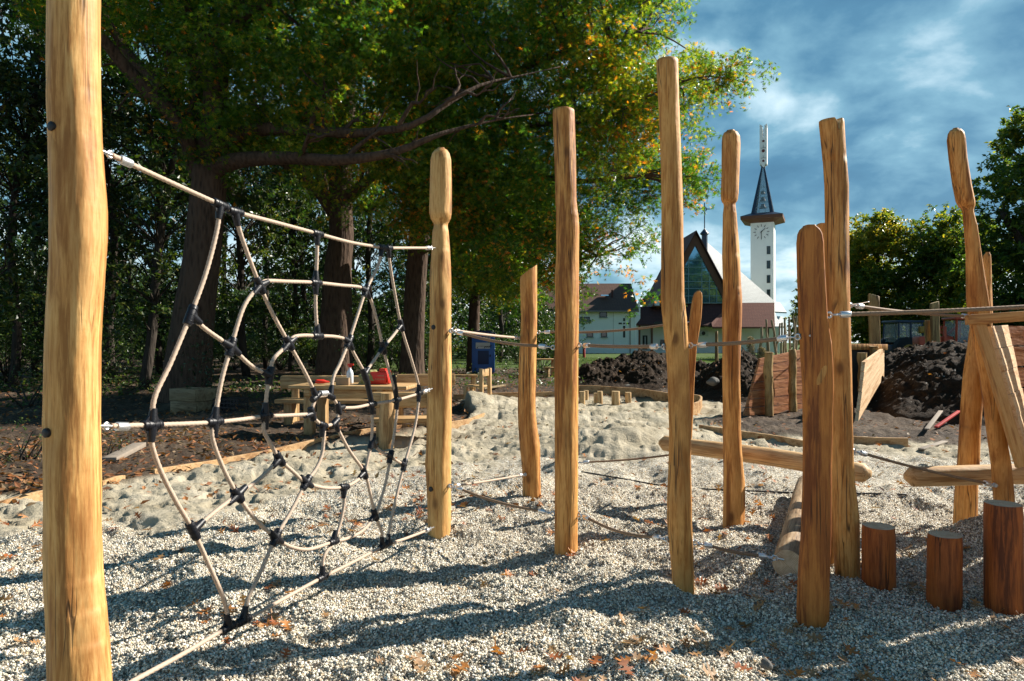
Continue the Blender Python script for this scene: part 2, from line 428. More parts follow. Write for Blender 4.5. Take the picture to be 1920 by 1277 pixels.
def build_ground():
    rows = [.25]
    while rows[-1] < 2.5: rows.append(rows[-1]*1.22)
    r = 2.6
    while r < 430:
        rows.append(r)
        dr = r*r/1500.0
        if r > 17: dr = min(dr, .22) if r < 40 else max(.22, (r-40)*.09+.22)
        r += dr
    rows.append(470)
    rows = np.array(rows)
    th = list(np.arange(-46, 46.01, .112)); a = 46.
    for k in range(1, 200):
        a += min(.4+k*.35, 6)
        if a >= 180: break
        th.append(a); th.insert(0, -a)
    th.append(180.0)
    th = np.radians(np.array(th)); nt = len(th); nr = len(rows)
    RR, TT = np.meshgrid(rows, th, indexing='ij')
    X = RR*np.sin(TT); Y = RR*np.cos(TT)
    Z = Hs(X, Y)+Hfine(X, Y)
    verts = np.stack([X, Y, Z], -1).reshape(-1, 3)
    verts = np.vstack([verts, [[0,0,0]]])
    i = np.arange(nr-1)[:, None]*nt; j = np.arange(nt)[None, :]; j2 = (j+1) % nt
    q = np.stack([i+j, i+nt+j, i+nt+j2, i+j2], -1).reshape(-1, 4)[:, ::-1]
    tri = np.stack([np.full(nt, nr*nt), (np.arange(nt)+1) % nt, np.arange(nt)], -1)[:, ::-1]
    loops = np.concatenate([q.ravel(), tri.ravel()])
    starts = np.concatenate([np.arange(len(q))*4, len(q)*4+np.arange(nt)*3]); tot = np.concatenate([np.full(len(q), 4), np.full(nt, 3)])
    me = mesh_np('ground', verts, loops, starts, tot, M['ground'], True)
    g, s, a = zones(verts[:, 0], verts[:, 1])
    ca = me.color_attributes.new('zone', 'FLOAT_COLOR', 'POINT')
    ca.data.foreach_set('color', np.stack([g, s, a, np.ones_like(g)], -1).astype(np.float32).ravel())
    o = link_obj('ground', me); tag(o, kind='structure')
build_ground()
# ------------------------------------------------------------------ posts
POSTS = {}; SKIN = {}
def ray_hit(px, cx, cy, cr, zw):
    d = Vector((px-CX, F)).normalized(); c = Vector((cx, cy)); b = d.dot(c); perp = c.length_squared-b*b; k = math.sqrt(max(cr*cr*.05, cr*cr-perp)); h = d*(b-k); n = (h-c).normalized(); return Vector((c.x+n.x*cr, c.y+n.y*cr, zw)), Vector((n.x, n.y, 0))
def make_post(key, name, label, Y, prof, mat='post', endm='end', top='flat', thick=None, expo=2.0, cat='post', group='peeled wooden climbing posts', base_py=None, seed=None, plugs=(), yback=0.0, hew=.05, slant=0.0, notch=None, rows=90, dY=0.0):
    """prof: (py, left px, right px) from the top down. dY: lean in depth (top minus base)."""
    seed = len(POSTS)*7+3 if seed is None else seed
    py = np.array([p[0] for p in prof], float); xl = np.array([p[1] for p in prof], float); xr = np.array([p[2] for p in prof], float)
    z = CAMH-(py-CY)/F*Y; xc = ((xl+xr)/2-CX)/F*Y; rr = (xr-xl)/2/F*Y; rr = rr/np.sqrt(1+(((xl+xr)/2-CX)/F)**2) if thick is None else rr
    gx = xc[-1]; gz = H(gx, Y)
    zt = z[0]; zb = min(z[-1], gz)-.25
    # rows: keep all profile rows, add in-between
    tt = np.unique(np.concatenate([z, np.linspace(zt, zb, rows)]))[::-1]
    order = np.argsort(z)
    X = np.interp(tt, z[order], xc[order]); Rr = np.interp(tt, z[order], rr[order])
    k = np.array([.25,.5,.25])
    nsm = 3 if top != 'knob' else 1
    head = tt > zt-.10
    for _ in range(nsm):
        Xs = np.convolve(np.pad(X, 1, 'edge'), k, 'valid'); Rs = np.convolve(np.pad(Rr, 1, 'edge'), k, 'valid')
        X = np.where(head, X, Xs); Rr = np.where(head, Rr, Rs)
    m = 44; th = np.arange(m)*2*math.pi/m
    T, A = np.meshgrid(tt, th, indexing='ij')
    ca, sa = np.cos(A), np.sin(A)
    nz_ = noise3(np.cos(A)*1.6+9, np.sin(A)*1.6+3, T*1.5, seed)+.5*noise3(np.cos(A)*3+2, np.sin(A)*3, T*4, seed+5)
    nz_ = np.sign(nz_)*np.abs(nz_)**.8; fac = 1+hew*1.25*nz_*np.abs(sa)**.4
    if thick is None: ry = np.minimum(Rr, Rr.mean()*1.15)
    else: ry = np.full_like(Rr, thick)
    sx = np.sign(ca)*np.abs(ca)**(2/expo); sy = np.sign(sa)*np.abs(sa)**(2/expo)
    ripple = 1+.006*noise3(np.cos(A)*6, np.sin(A)*6, T*26, seed+9)
    VX = X[:, None]+Rr[:, None]*sx*fac*ripple; VY = ry[:, None]*sy*fac*ripple; VZ = T.copy()
    s_ = (T-zb)/(zt-zb); VY = VY+yback*s_+dY*s_
    if slant:
        plane = zt-(.5+.5*0)*0 + slant*(VX-X[0]) - abs(slant)*Rr[0]
        VZ = np.minimum(VZ, plane)
    if notch:
        a0, wz, dz = notch
        dd = np.abs((A-a0+math.pi) % (2*math.pi)-math.pi)
        VZ = VZ-np.clip(1-dd/wz, 0, 1)*dz*smooth(zt-.25, zt, T)
    base = Vector((gx, Y, gz))
    verts = np.stack([VX-base.x, VY, VZ-base.z], -1).reshape(-1, 3).tolist()
    nr = len(tt); fs = []; mi = []
    for i in range(nr-1):
        for j in range(m):
            fs.append((i*m+j, (i+1)*m+j, (i+1)*m+(j+1) % m, i*m+(j+1) % m)); mi.append(0)
    # cap: inset ring + centre
    b = len(verts); r0 = np.array(verts[:m]); cen = r0.mean(0)
    lift = .004 if top != 'knob' else .006
    for q in (.93, .5):
        for j in range(m):
            v = cen+(r0[j]-cen)*q; v[2] = r0[j][2]*q+cen[2]*(1-q)+lift; verts.append(v.tolist())
    verts.append([cen[0], cen[1], cen[2]+lift])
    for j in range(m):
        fs.append((j, (j+1) % m, b+(j+1) % m, b+j)); mi.append(0)
        fs.append((b+j, b+(j+1) % m, b+m+(j+1) % m, b+m+j)); mi.append(0 if top == 'knob' else 1)
        fs.append((b+m+j, b+m+(j+1) % m, b+2*m)); mi.append(0 if top == 'knob' else 1)
    fs.append(tuple((nr-1)*m+j for j in range(m))); mi.append(0)
    me = bpy.data.meshes.new(name); me.from_pydata(verts, [], fs)
    me.materials.append(M[mat]); me.materials.append(M[endm]); me.polygons.foreach_set('material_index', mi)
    me.polygons.foreach_set('use_smooth', [True]*len(fs))
    bm = bmesh.new(); bm.from_mesh(me); bmesh.ops.recalc_face_normals(bm, faces=bm.faces); bm.to_mesh(me); bm.free()
    me.set_sharp_from_angle(angle=R(55))
    o = link_obj(name, me, None, base); tag(o, label, cat, group)
    def centre(zw):
        ii = np.argsort(tt); return float(np.interp(zw, tt[ii], X[ii])), float(np.interp(zw, tt[ii], Rr[ii])), float(np.interp(zw, tt[ii], (yback+dY)*(tt[ii]-zb)/(zt-zb)))
    gX, gY, gZ = VX, VY, VZ
    def skin(xw, zw):
        d = np.abs(gX-xw)+.5*np.abs(gZ-zw)+np.where(sa > -.05, 9, 0); i = np.unravel_index(np.argmin(d), d.shape); return Y+float(gY[i])
    POSTS[key] = (o, Y, centre); SKIN[key] = skin
    for (ppx, ppy, rad) in plugs:
        w = P(ppx, ppy, Y); cx, cr, cy = centre(w.z)
        c0, nv = ray_hit(ppx, cx, Y+cy, cr, w.z); c0 = c0+nv*(.0+.010*0); sk = skin(c0.x, w.z); c0.y = min(c0.y, sk)-.001
        mb = MB(); mb.tube([c0-nv*.01, c0+nv*.006, c0+nv*.009, c0+nv*.010], [rad, rad, rad*.75, rad*.1], 18)
        p = mb.build('plug', M['plug'], o, origin=None)
        p.matrix_parent_inverse = Matrix.Translation(-base)
    return o

make_post('p1', 'climbing_post', 'thickest pale round post, filling the left edge, net tied to it', 2.3,
  [(-420,92,186),(-200,90,188),(0,88,190),(90,87,190),(180,86,191),(260,90,193),(330,92,198),(390,93,203),(450,93,204),(500,92,200),(560,88,195),(640,84,190),(780,80,188),(900,79,190),(1000,79,190),(1080,80,192),(1140,82,198),(1200,84,204),(1277,86,210),(1380,88,214),(1470,86,216)],
  mat='post_pale', plugs=((98,250,.0155),(88,806,.0155)), hew=.07, rows=170, seed=21)
make_post('p2', 'climbing_post', 'pale post carved with a long rounded head, holding the right end of the rope net', 5.3,
  [(279,820,834),(282,815,839),(288,810,843),(300,807,846),(340,806,847),(380,805,847),(402,805,847),(412,808,845),(419,813,840),(424,814,839),(432,811,841),(470,809,844),(520,806,846),(620,806,846),(700,803,847),(790,802,847),(825,800,846),(870,797,846),(910,800,846),(960,802,846),(1000,803,845)],
  mat='post_pale', top='knob', plugs=((813,614,.019),(808,913,.019)), rows=120)
make_post('p3', 'climbing_post', 'shorter bent post with a slanted cut top, standing farthest back by the sand', 6.5,
  [(497,975,1007),(540,975,1007),(600,977,1007),(700,972,1005),(770,971,1004),(800,972,1007),(830,974,1012),(850,976,1013),(880,979,1013),(935,980,1014)], slant=.72)
make_post('p4', 'climbing_post', 'straight flat-topped post with knots, between the bent post and the tallest post', 4.84,
  [(207,1037,1077),(212,1036.5,1077.5),(300,1040,1080),(380,1042,1081),(400,1043,1084),(420,1043,1086),(480,1043,1085),(520,1040,1085),(560,1041,1085),(700,1040,1084),(900,1040,1084),(1037,1040,1083)])
make_post('p5', 'climbing_post', 'tallest flat-topped post right of the centre, in front of the church', 4.11,
  [(114,1231,1271),(120,1230.5,1271.5),(200,1235,1274),(300,1239,1278),(380,1240,1281),(480,1239,1281),(560,1239,1283),(590,1241,1287),(640,1246,1291),(680,1250,1292),(800,1254,1296),(870,1253,1296),(930,1250,1297),(980,1250,1297),(1040,1256,1300),(1105,1262,1302)])
make_post('p6', 'climbing_post', 'carved round-headed post standing left of the clock tower', 5.53,
  [(246,1362,1378),(249,1357,1383),(256,1354,1387),(270,1353,1388),(330,1352.5,1386),(365,1351,1384.5),(377,1352,1383),(381,1356,1379),(386,1357,1379),(400,1355,1381),(480,1354,1387),(540,1356,1390),(560,1355,1391.5),(590,1354,1391),(640,1354,1389),(700,1354,1388),(800,1355,1390),(850,1356,1392),(900,1356,1397),(950,1356,1397),(985,1355,1396)], top='knob', rows=120)
make_post('p8', 'climbing_post', 'stout tilted post with a split in its top, behind the flat slab', 4.4,
  [(227,1535,1582),(233,1535,1583),(300,1542,1587),(345,1545,1591),(420,1546,1592),(480,1546,1592),(600,1548,1595),(700,1553,1598),(800,1555,1599),(870,1556,1601),(910,1556,1604),(960,1557,1612),(1010,1561,1613),(1076,1566,1614)], notch=(R(285), .30, .10))
make_post('p7', 'slab_post', 'flat reddish timber slab with rounded top, nearest on the right', 3.61,
  [(425,1508,1526),(430,1502,1533),(438,1498,1538),(455,1496,1541),(520,1497,1544),(600,1500,1549),(640,1502,1556),(680,1504,1559),(720,1507,1560),(800,1508,1558),(900,1508,1556),(1000,1504,1556),(1080,1498,1553),(1170,1495,1552)],
  mat='post_red', thick=.036, expo=5.0, top='knob', hew=.02, group='flat timber slab posts')
make_post('p7b', 'slab_post', 'flat slab hidden behind the reddish slab, only its rounded top edge showing', 4.75,
  [(421,1534,1546),(424,1526,1552),(432,1522,1556),(460,1521,1558),(700,1524,1562),(1000,1528,1566)], thick=.035, expo=5.0, top='knob', hew=.02, group='flat timber slab posts')
make_post('p9', 'slab_post', 'slim leaning slab with a rounded tip, peeking out behind the tallest post', 6.3,
  [(547,1306,1312),(549,1303,1315),(556,1300,1316),(570,1297,1316),(600,1292.5,1314),(650,1289,1306),(700,1283,1302),(800,1277,1298),(930,1268,1290)], thick=.03, expo=4.0, top='knob', hew=.02, group='flat timber slab posts')
make_post('p10', 'climbing_post', 'carved leaning post with a long head, at the far right by the plank chute', 4.95,
  [(242,1786,1797),(244,1781,1803),(250,1777,1808),(262,1775,1811),(300,1779,1815),(350,1786,1823),(378,1792,1829),(387,1797,1829),(392,1803,1826),(398,1804,1826),(420,1806,1832),(470,1810,1839),(520,1811,1847),(560,1811,1853),(600,1815,1860),(640,1824,1864),(700,1836,1868),(800,1848,1884),(870,1857,1897),(930,1861,1903),(1010,1866,1908)], top='knob', rows=120)
make_post('p11', 'climbing_post', 'leaning brace post crossing behind the carved leaning post and pierced by a log', 5.55,
  [(474,1848,1856),(478,1844,1858),(490,1842,1859),(540,1836,1860),(600,1820,1862),(650,1814,1858),(700,1806,1848),(800,1798,1840),(870,1794,1837),(900,1791,1834),(985,1787,1833)], top='knob')
# knot scar of the slab: a cut branch stub let into its face
def slab_scar():
    o, Y, c = POSTS['p7']; cw = P(1535, 703, Y); q = Quaternion((0,1,0), R(25))
    mb = MB(); pts = []
    for k in range(28):
        a = 2*math.pi*k/28; w = q@Vector((math.cos(a)*.017, 0, math.copysign(abs(math.sin(a))**.75, math.sin(a))*.056)); pts.append(cw+w+Vector((0,-.0375,0)))
    mb.prism(pts, (0, .02, 0))
    s = mb.build('branch_scar', M['post'], o); s.matrix_parent_inverse = Matrix.Translation(-o.location)
slab_scar()

# ------------------------------------------------------------------ logs and stumps (built along local Z)
def make_log(name, label, p0, p1, r0, r1, mat, endm, cat='log', group=None, dome=.0, seed=1, wob=.012, m=36, plugs=()):
    p0 = Vector(p0); p1 = Vector(p1); L = (p1-p0).length; q = Vector((0,0,1)).rotation_difference(p1-p0)
    nr = max(8, int(L/.05)); vs = []; fs = []; mi = []
    for i in range(nr+1):
        t = i/nr; zz = t*L; r = r0+(r1-r0)*t
        e = min(zz, L-zz)
        if e < dome: r *= math.sqrt(max(.12, 1-(1-e/dome)**2))
        elif dome == 0 and e < .001: r *= .965
        ox = wob*float(noise2(zz*1.1, 3.3, seed)); oy = wob*float(noise2(zz*1.1, 8.3, seed))
        for j in range(m):
            a = 2*math.pi*j/m; k = 1+.045*float(noise3(math.cos(a)*1.3, math.sin(a)*1.3, zz*1.6, seed))
            vs.append((ox+r*k*math.cos(a), oy+r*k*math.sin(a), zz))
    for i in range(nr):
        for j in range(m): fs.append((i*m+j, i*m+(j+1) % m, (i+1)*m+(j+1) % m, (i+1)*m+j)); mi.append(0)
    for off, rev in ((0, True), (nr*m, False)):
        ring = [off+j for j in range(m)]; b = len(vs); c = np.mean([vs[i] for i in ring], 0); vs.append(tuple(c))
        for j in range(m):
            f = (ring[j], ring[(j+1) % m], b); fs.append(f[::-1] if rev else f); mi.append(1)
    me = bpy.data.meshes.new(name); me.from_pydata(vs, [], fs); me.materials.append(M[mat]); me.materials.append(M[endm])
    me.polygons.foreach_set('material_index', mi); me.polygons.foreach_set('use_smooth', [True]*len(fs)); me.set_sharp_from_angle(angle=R(50))
    o = link_obj(name, me, None, p0); o.rotation_mode = 'QUATERNION'; o.rotation_quaternion = q
    tag(o, label, cat, group)
    bpy.context.view_layer.update()
    for w, nv, rad in plugs:
        nv = Vector(nv); mb = MB(); w = Vector(w); mb.tube([w-nv*.01, w+nv*.006, w+nv*.009], [rad, rad, rad*.3], 16)
        p = mb.build('plug', M['plug'], o); p.matrix_parent_inverse = (Matrix.Translation(p0)@q.to_matrix().to_4x4()).inverted()
    return o
def upright(name, label, px, py_base, py_top, wpx, Y, mat, endm, group, seed, lean=(0,0), cat='stump'):
    b = P(px, py_base, Y); b.z = H(b.x, b.y); t = P(px, py_top, Y); r = wpx/2/F*Y/math.sqrt(1+((px-CX)/F)**2)
    return make_log(name, label, Vector((b.x, b.y, b.z-.12)), Vector((b.x+lean[0], b.y+lean[1], t.z)), r, r*.985, mat, endm, cat, group, 0, seed, .004)
upright('stump', 'shortest-looking dark red stump, right beside the stout tilted post', 1647, 1096, 986, 66, 4.22, 'stump', 'endold', 'dark red stepping stumps on the gravel', 5)
upright('stump', 'low dark red stump standing alone, middle of the three on the right', 1772, 1130, 1002, 70, 3.95, 'stump', 'endold', 'dark red stepping stumps on the gravel', 6)
upright('stump', 'tallest and widest dark red stump at the right edge, below the plank chute', 1881, 1137, 944, 78, 3.86, 'stump', 'endold', 'dark red stepping stumps on the gravel', 7)
make_log('log', 'weathered log lying on the gravel, its ringed end facing the camera', P(1478,1061,4.22), P(1512,905,6.4), .092, .088, 'oldlog', 'endold', 'log', None, 0, 12, .010)
bl, br = P(1236,830,6.35), P(1634,887,5.25)
make_log('balance_beam', 'long pale balance beam log crossing behind the tallest post and the slab', bl, br, .072, .074, 'log', 'log', 'balance beam', 'horizontal pale beam logs', .05, 14, .012)
hl, hr = P(1696,891,5.3), P(2180,884,5.2)
make_log('balance_beam', 'pale beam log bolted across the leaning posts at the right edge', hl, hr, .078, .080, 'log', 'log', 'balance beam', 'horizontal pale beam logs', .05, 15, .010,
   plugs=((P(1795,897,5.3)+Vector((0,-.077,0)), (0,-1,0), .016),))

# ------------------------------------------------------------------ ropes
def catmull(pts, step):
    pts = [Vector(p) for p in pts]
    if len(pts) == 2:
        n = max(2, int((pts[1]-pts[0]).length/step)); return [pts[0].lerp(pts[1], i/n) for i in range(n+1)]
    q = [pts[0]*2-pts[1]]+pts+[pts[-1]*2-pts[-2]]; out = []
    for i in range(1, len(q)-2):
        a, b, c, d = q[i-1:i+3]; n = max(2, int((c-b).length/step))
        for k in range(n):
            t = k/n
            out.append(.5*((2*b)+(c-a)*t+(2*a-5*b+4*c-d)*t*t+(3*b-a-3*c+d)*t**3))
    out.append(pts[-1]); return out
def rope_mesh(name, pts, r, parent, mat, step=.011, lobes=4, pitch=.10, m=None, rough_path=None):
    C = catmull(pts, step); n = m or lobes*4; k = len(C); vs = []; prev = None; s = 0
    for i, p in enumerate(C):
        t = (C[min(i+1, k-1)]-C[max(i-1, 0)]).normalized()
        if prev is None:
            a = Vector((0,0,1)) if abs(t.z) < .9 else Vector((1,0,0)); u = a.cross(t).normalized()
        else: u = (prev-t*prev.dot(t)).normalized()
        prev = u; w = t.cross(u)
        if i: s += (C[i]-C[i-1]).length
        for j in range(n):
            a = 2*math.pi*j/n; rr = r*(.80+.26*abs(math.cos(lobes/2*(a-2*math.pi*s/pitch))))
            vs.append(p+(u*math.cos(a)+w*math.sin(a))*rr)
    fs = [(i*n+j, i*n+(j+1) % n, (i+1)*n+(j+1) % n, (i+1)*n+j) for i in range(k-1) for j in range(n)]
    fs += [tuple(range(n-1,-1,-1)), tuple((k-1)*n+j for j in range(n))]
    org = Vector(C[0])
    me = bpy.data.meshes.new(name); me.from_pydata([tuple(v-org) if parent is None else tuple(v) for v in vs], [], fs); me.materials.append(mat)
    me.polygons.foreach_set('use_smooth', [True]*len(fs)); me.update()
    return link_obj(name, me, parent, org if parent is None else None)

def fit_parent(o, parent):
    o.parent = parent; o.matrix_parent_inverse = Matrix.Translation(-Vector(parent.location)); return o
def fitting(root, post_pt, rope_pt, scale=1.0, eye=True):
    """eyebolt on the post, shackle, aluminium ferrule; returns where the rope starts"""
    a = Vector(post_pt); b = Vector(rope_pt); d = (b-a).normalized()
    side = d.cross(Vector((0,0,1))).normalized()
    f0 = a+d*.075*scale; f1 = a+d*.128*scale; r = .0175*scale
    mb = MB(); mb.tube([f0, f0+d*.004, f1-d*.004, f1], [r*.86, r, r, r*.86], 18); fit_parent(mb.build('ferrule', M['alu']), root)
    if eye:
        mb = MB(); mb.torus(a+d*.018*scale, side, .014*scale, .005*scale, 16, 8); mb.tube([a-d*.05*scale, a+d*.006*scale], .006*scale, 8)
        mb.tube([a-d*.001, a+d*.003], .017*scale, 14)
        fit_parent(mb.build('eyebolt', M['steel']), root)
        mb = MB(); mb.torus(a+d*.045*scale, Vector((0,0,1)), .015*scale, .0048*scale, 16, 8); mb.tube([a+d*.058*scale, f0+d*.004], .007*scale, 10)
        fit_parent(mb.build('shackle', M['steel']), root)
    else:
        mb = MB(); mb.tube([a-d*.03, f0+d*.004], .007*scale, 10); mb.torus(a+d*.03*scale, side, .012*scale, .005*scale, 14, 8)
        fit_parent(mb.build('eyebolt', M['steel']), root)
    return f1-d*.01
def hand_rope(label, a, b, sag=.01, r=.011, mat='ropedk', ends=(True, True), group='taut ropes strung between the posts', sc=1.0):
    a = Vector(a); b = Vector(b)
    root = thing('rope_handrail', a, label, 'rope', group)
    mid = (a+b)/2-Vector((0,0,sag))
    s = fitting(root, a, mid, sc) if ends[0] else a
    e = fitting(root, b, mid, sc) if ends[1] else b
    mid = (s+e)/2-Vector((0,0,sag))
    q1 = s.lerp(mid, .5)-Vector((0,0,sag*.25)); q2 = e.lerp(mid, .5)-Vector((0,0,sag*.25))
    fit_parent(rope_mesh('rope', [s, q1, mid, q2, e], r, None, M[mat], .012), root)
    # rope_mesh placed itself at its first point; keep it there under the root
    return root
def post_side(key, px, py, side):
    o, Y, c = POSTS[key]; z = CAMH-(py-CY)/F*Y; cx, cr, cy = c(z)
    return Vector((cx+cr*side*.97, Y+cy, z))
# fix: rope objects carry their own location; under a root they need root-relative placement
def front(key, px, py):
    o, Y, c = POSTS[key]; w = P(px, py, Y); cx, cr, cy = c(w.z)
    h, n = ray_hit(px, cx, Y+cy, cr, w.z); h.y = min(h.y, SKIN[key](h.x, w.z)); return h
hand_rope('light hand rope from the carved net post to the left side of the bent post', post_side('p2',0,619,1), post_side('p3',0,634,-1), .004, .011, 'rope')
hand_rope('brown hand rope sloping from the carved net post to the straight knotty post', front('p2',843,620), post_side('p4',0,652,-1), .02)
hand_rope('thin hand rope from the bent post behind the straight post to the slim slab', post_side('p3',0,623,1), P(1288,604,6.3), .03)
hand_rope('level brown hand rope between the straight knotty post and the tallest post', post_side('p4',0,647,1), post_side('p5',0,650,-1), .004, .0115)
hand_rope('brown hand rope from the tallest post to the reddish slab', post_side('p5',0,648,1), post_side('p7',0,631,-1), .006, .0115)
hand_rope('thick steel-ended hand rope running from the reddish slab out past the plank chute', post_side('p7',0,591,1), P(2080,566,3.5), .006, .0115)
hand_rope('hand rope from the stout tilted post to the carved leaning post', post_side('p8',0,572,1), front('p10',1826,594), .01, .0105)
hand_rope('low foot rope from the carved net post to the straight knotty post', front('p2',842,908), post_side('p4',0,964,-1), .02, .010)
hand_rope('pale low foot rope from the carved net post to the foot of the bent post', post_side('p2',0,912,1), front('p3',985,887), .004, .009, 'rope')
hand_rope('low foot rope sagging between the straight knotty post and the tallest post', post_side('p4',0,964,1), post_side('p5',0,1012,-1), .03, .010)
hand_rope('low foot rope from the tallest post towards the weathered log end', post_side('p5',0,1016,1), P(1456,1047,4.2), .008, .010)
hand_rope('low foot rope from the stout post to the foot of the carved leaning post', post_side('p8',0,845,1), front('p10',1866,909), .01, .0095)
hand_rope('dark low foot rope behind the straight post reaching the slim leaning slab', P(1078,868,6.2), P(1284,850,6.25), .01, .009)

# dark cable on the gravel
def cable():
    pts = []
    for px, py in ((1090,887),(1160,897),(1250,907),(1330,914),(1430,920),(1520,927),(1600,934),(1700,941)):
        w = G(px, py); w.z = H(w.x, w.y)+.012; pts.append(w)
    o = rope_mesh('cable', pts, .009, None, M['cable'], .06, 6, .3, 8)
    tag(o, 'thin dark cable trailing across the gravel behind the balance beam', 'cable')
cable()

# ------------------------------------------------------------------ climbing net
X1, Y1 = (141-CX)/F*2.3, 2.3
X2, Y2 = (826-CX)/F*5.3, 5.3
def NP(px, py):
    a = (px-CX)/F; t = (a*Y1-X1)/((X2-X1)-a*(Y2-Y1)); Y = Y1+t*(Y2-Y1); return P(px, py, Y)
NDIR = Vector((X2-X1, Y2-Y1, 0)).normalized(); NNOR = Vector((NDIR.y, -NDIR.x, 0))
net = thing('climbing_net', Vector((X1, Y1, 0))*.5+Vector((X2, Y2, 0))*.5, 'hexagonal spider-web climbing net of beige rope strung between two posts', 'climbing net')
NR = .0097
def nrope(pts, mat='rope', r=NR):
    pts = [NP(*p) for p in pts]
    o = rope_mesh('rope', pts, r, None, M[mat], .0085, 4, .095); return fit_parent(o, net)
Tj1, Tj2, Tj3, Tj4, Tj5 = (413,384), (441,397), (595,438), (716,464), (728,465)
p1t = Vector((P(193,0,2.3).x, 2.3+.01, P(0,283,2.3).z)); 
def net_end(px_post, px_rope, zsc=1.0):
    a = NP(*px_post); b = NP(*px_rope)
    return fitting(net, a, b, .95, False)
net_end((193,284), (240,305)); net_end((186,799), (240,800)); net_end((812,465), (770,465)); net_end((807,730), (780,740)); net_end((810,990), (770,1008))
nrope([(209,291), (300,333), Tj1, Tj2, (520,418), Tj3, (660,455), Tj4, Tj5, (770,465), (804,465)])
nrope([(209,799), M_ := (285,797), (345,795), (402,792), (450,787), (497,781), (540,779), (577,777)])
nrope([(640,765), (668,764), (697,758), (744,750), (786,738), (800,733)])
nrope([(802,994), (760,1010), (722,1023), (660,1055), (604,1083), (530,1124), (455,1165), (428,1176), (340,1228), (250,1277), (165,1327)])
# radial and ring ropes
nrope([(413,390), (405,440), (385,515), (357,591), (320,680), (290,745), M_, (284,830), (300,880), (330,940), (362,995), (392,1060), (420,1125), (428,1163)])
nrope([(442,404), (455,450), (487,535), (512,590), (541,643), (570,695), (590,735)])
nrope([Tj3, (594,490), (592,530), (592,580), (595,626)])
nrope([(716,470), (708,500), (686,545), (670,592), (654,640), (638,680), (626,705), (620,732)])
nrope([(728,472), (735,520), (752,610), (770,670), (783,715), (786,737), (778,800), (758,872), (740,945), (726,1012)])
nrope([(608,808), (604,850), (592,880), (574,905), (545,960), (517,1008), (485,1080), (466,1120), (456,1158)])
nrope([(634,806), (655,845), (683,886), (694,925), (703,965), (713,990), (718,1012)])
# inner ring
nrope([(541,643), (551,632), (570,629), (595,630), (625,631), (645,635), (654,641), (663,662), (683,699), (690,725), (697,757), (698,795), (696,830), (690,860), (683,886), (668,902), (645,913), (610,915), (574,905), (550,885), (524,860), (503,825), (494,805), (497,780), (500,740), (506,705), (512,675), (530,655), (541,643)])
# outer ring
nrope([(487,535), (498,527), (540,528), (592,530), (640,535), (672,538), (686,545), (698,570), (710,615), (718,652), (732,705), (744,750), (741,800), (732,857), (722,910), (703,965), (680,995), (650,1010), (625,1016), (580,1030), (545,1025), (517,1008), (480,975), (445,928), (415,870), (398,820), (402,790), (415,715), (433,651), (455,580), (475,548), (487,535)])
# corner ropes
nrope([(357,591), (385,617), (433,651), (470,685), (506,705)])
nrope([(362,995), (400,962), (445,928), (490,895), (524,860)])
nrope([(645,913), (645,945), (637,985), (625,1016), (607,1045), (604,1081)])
nrope([(697,830), (712,845), (732,857), (758,872)])
nrope([(752,610), (735,632), (718,652), (700,678), (683,700)])
# plastic connectors
def conn(px, mains, branches, L=.088, r=.0185):
    """mains: pixel the sleeve points to; branches: pixels the stubs point to"""
    c = NP(*px); mb = MB(); d = (NP(*mains)-c).normalized()
    mb.tube([c-d*L/2, c-d*(L/2-.004), c+d*(L/2-.004), c+d*L/2], [r*.9, r, r, r*.9], 14)
    for s in (-.30, 0, .30):
        mb.tube([c+d*(L*s-.002), c+d*(L*s+.002)], r*1.07, 14)
    for b in branches:
        e = (NP(*b)-c).normalized(); e = (e-d*e.dot(d)*.35).normalized()
        mb.tube([c, c+e*.030, c+e*.064], [r*1.0, r*.92, r*.72], 12)
        n = d.cross(e).normalized()*.0035
        tri = [c+d*L*.42+e*r*.7, c-d*L*.42+e*r*.7, c+e*.058]
        mb.prism([t-n for t in tri], n*2)
    fit_parent(mb.build('connector', M['black'], None, origin=c), net)
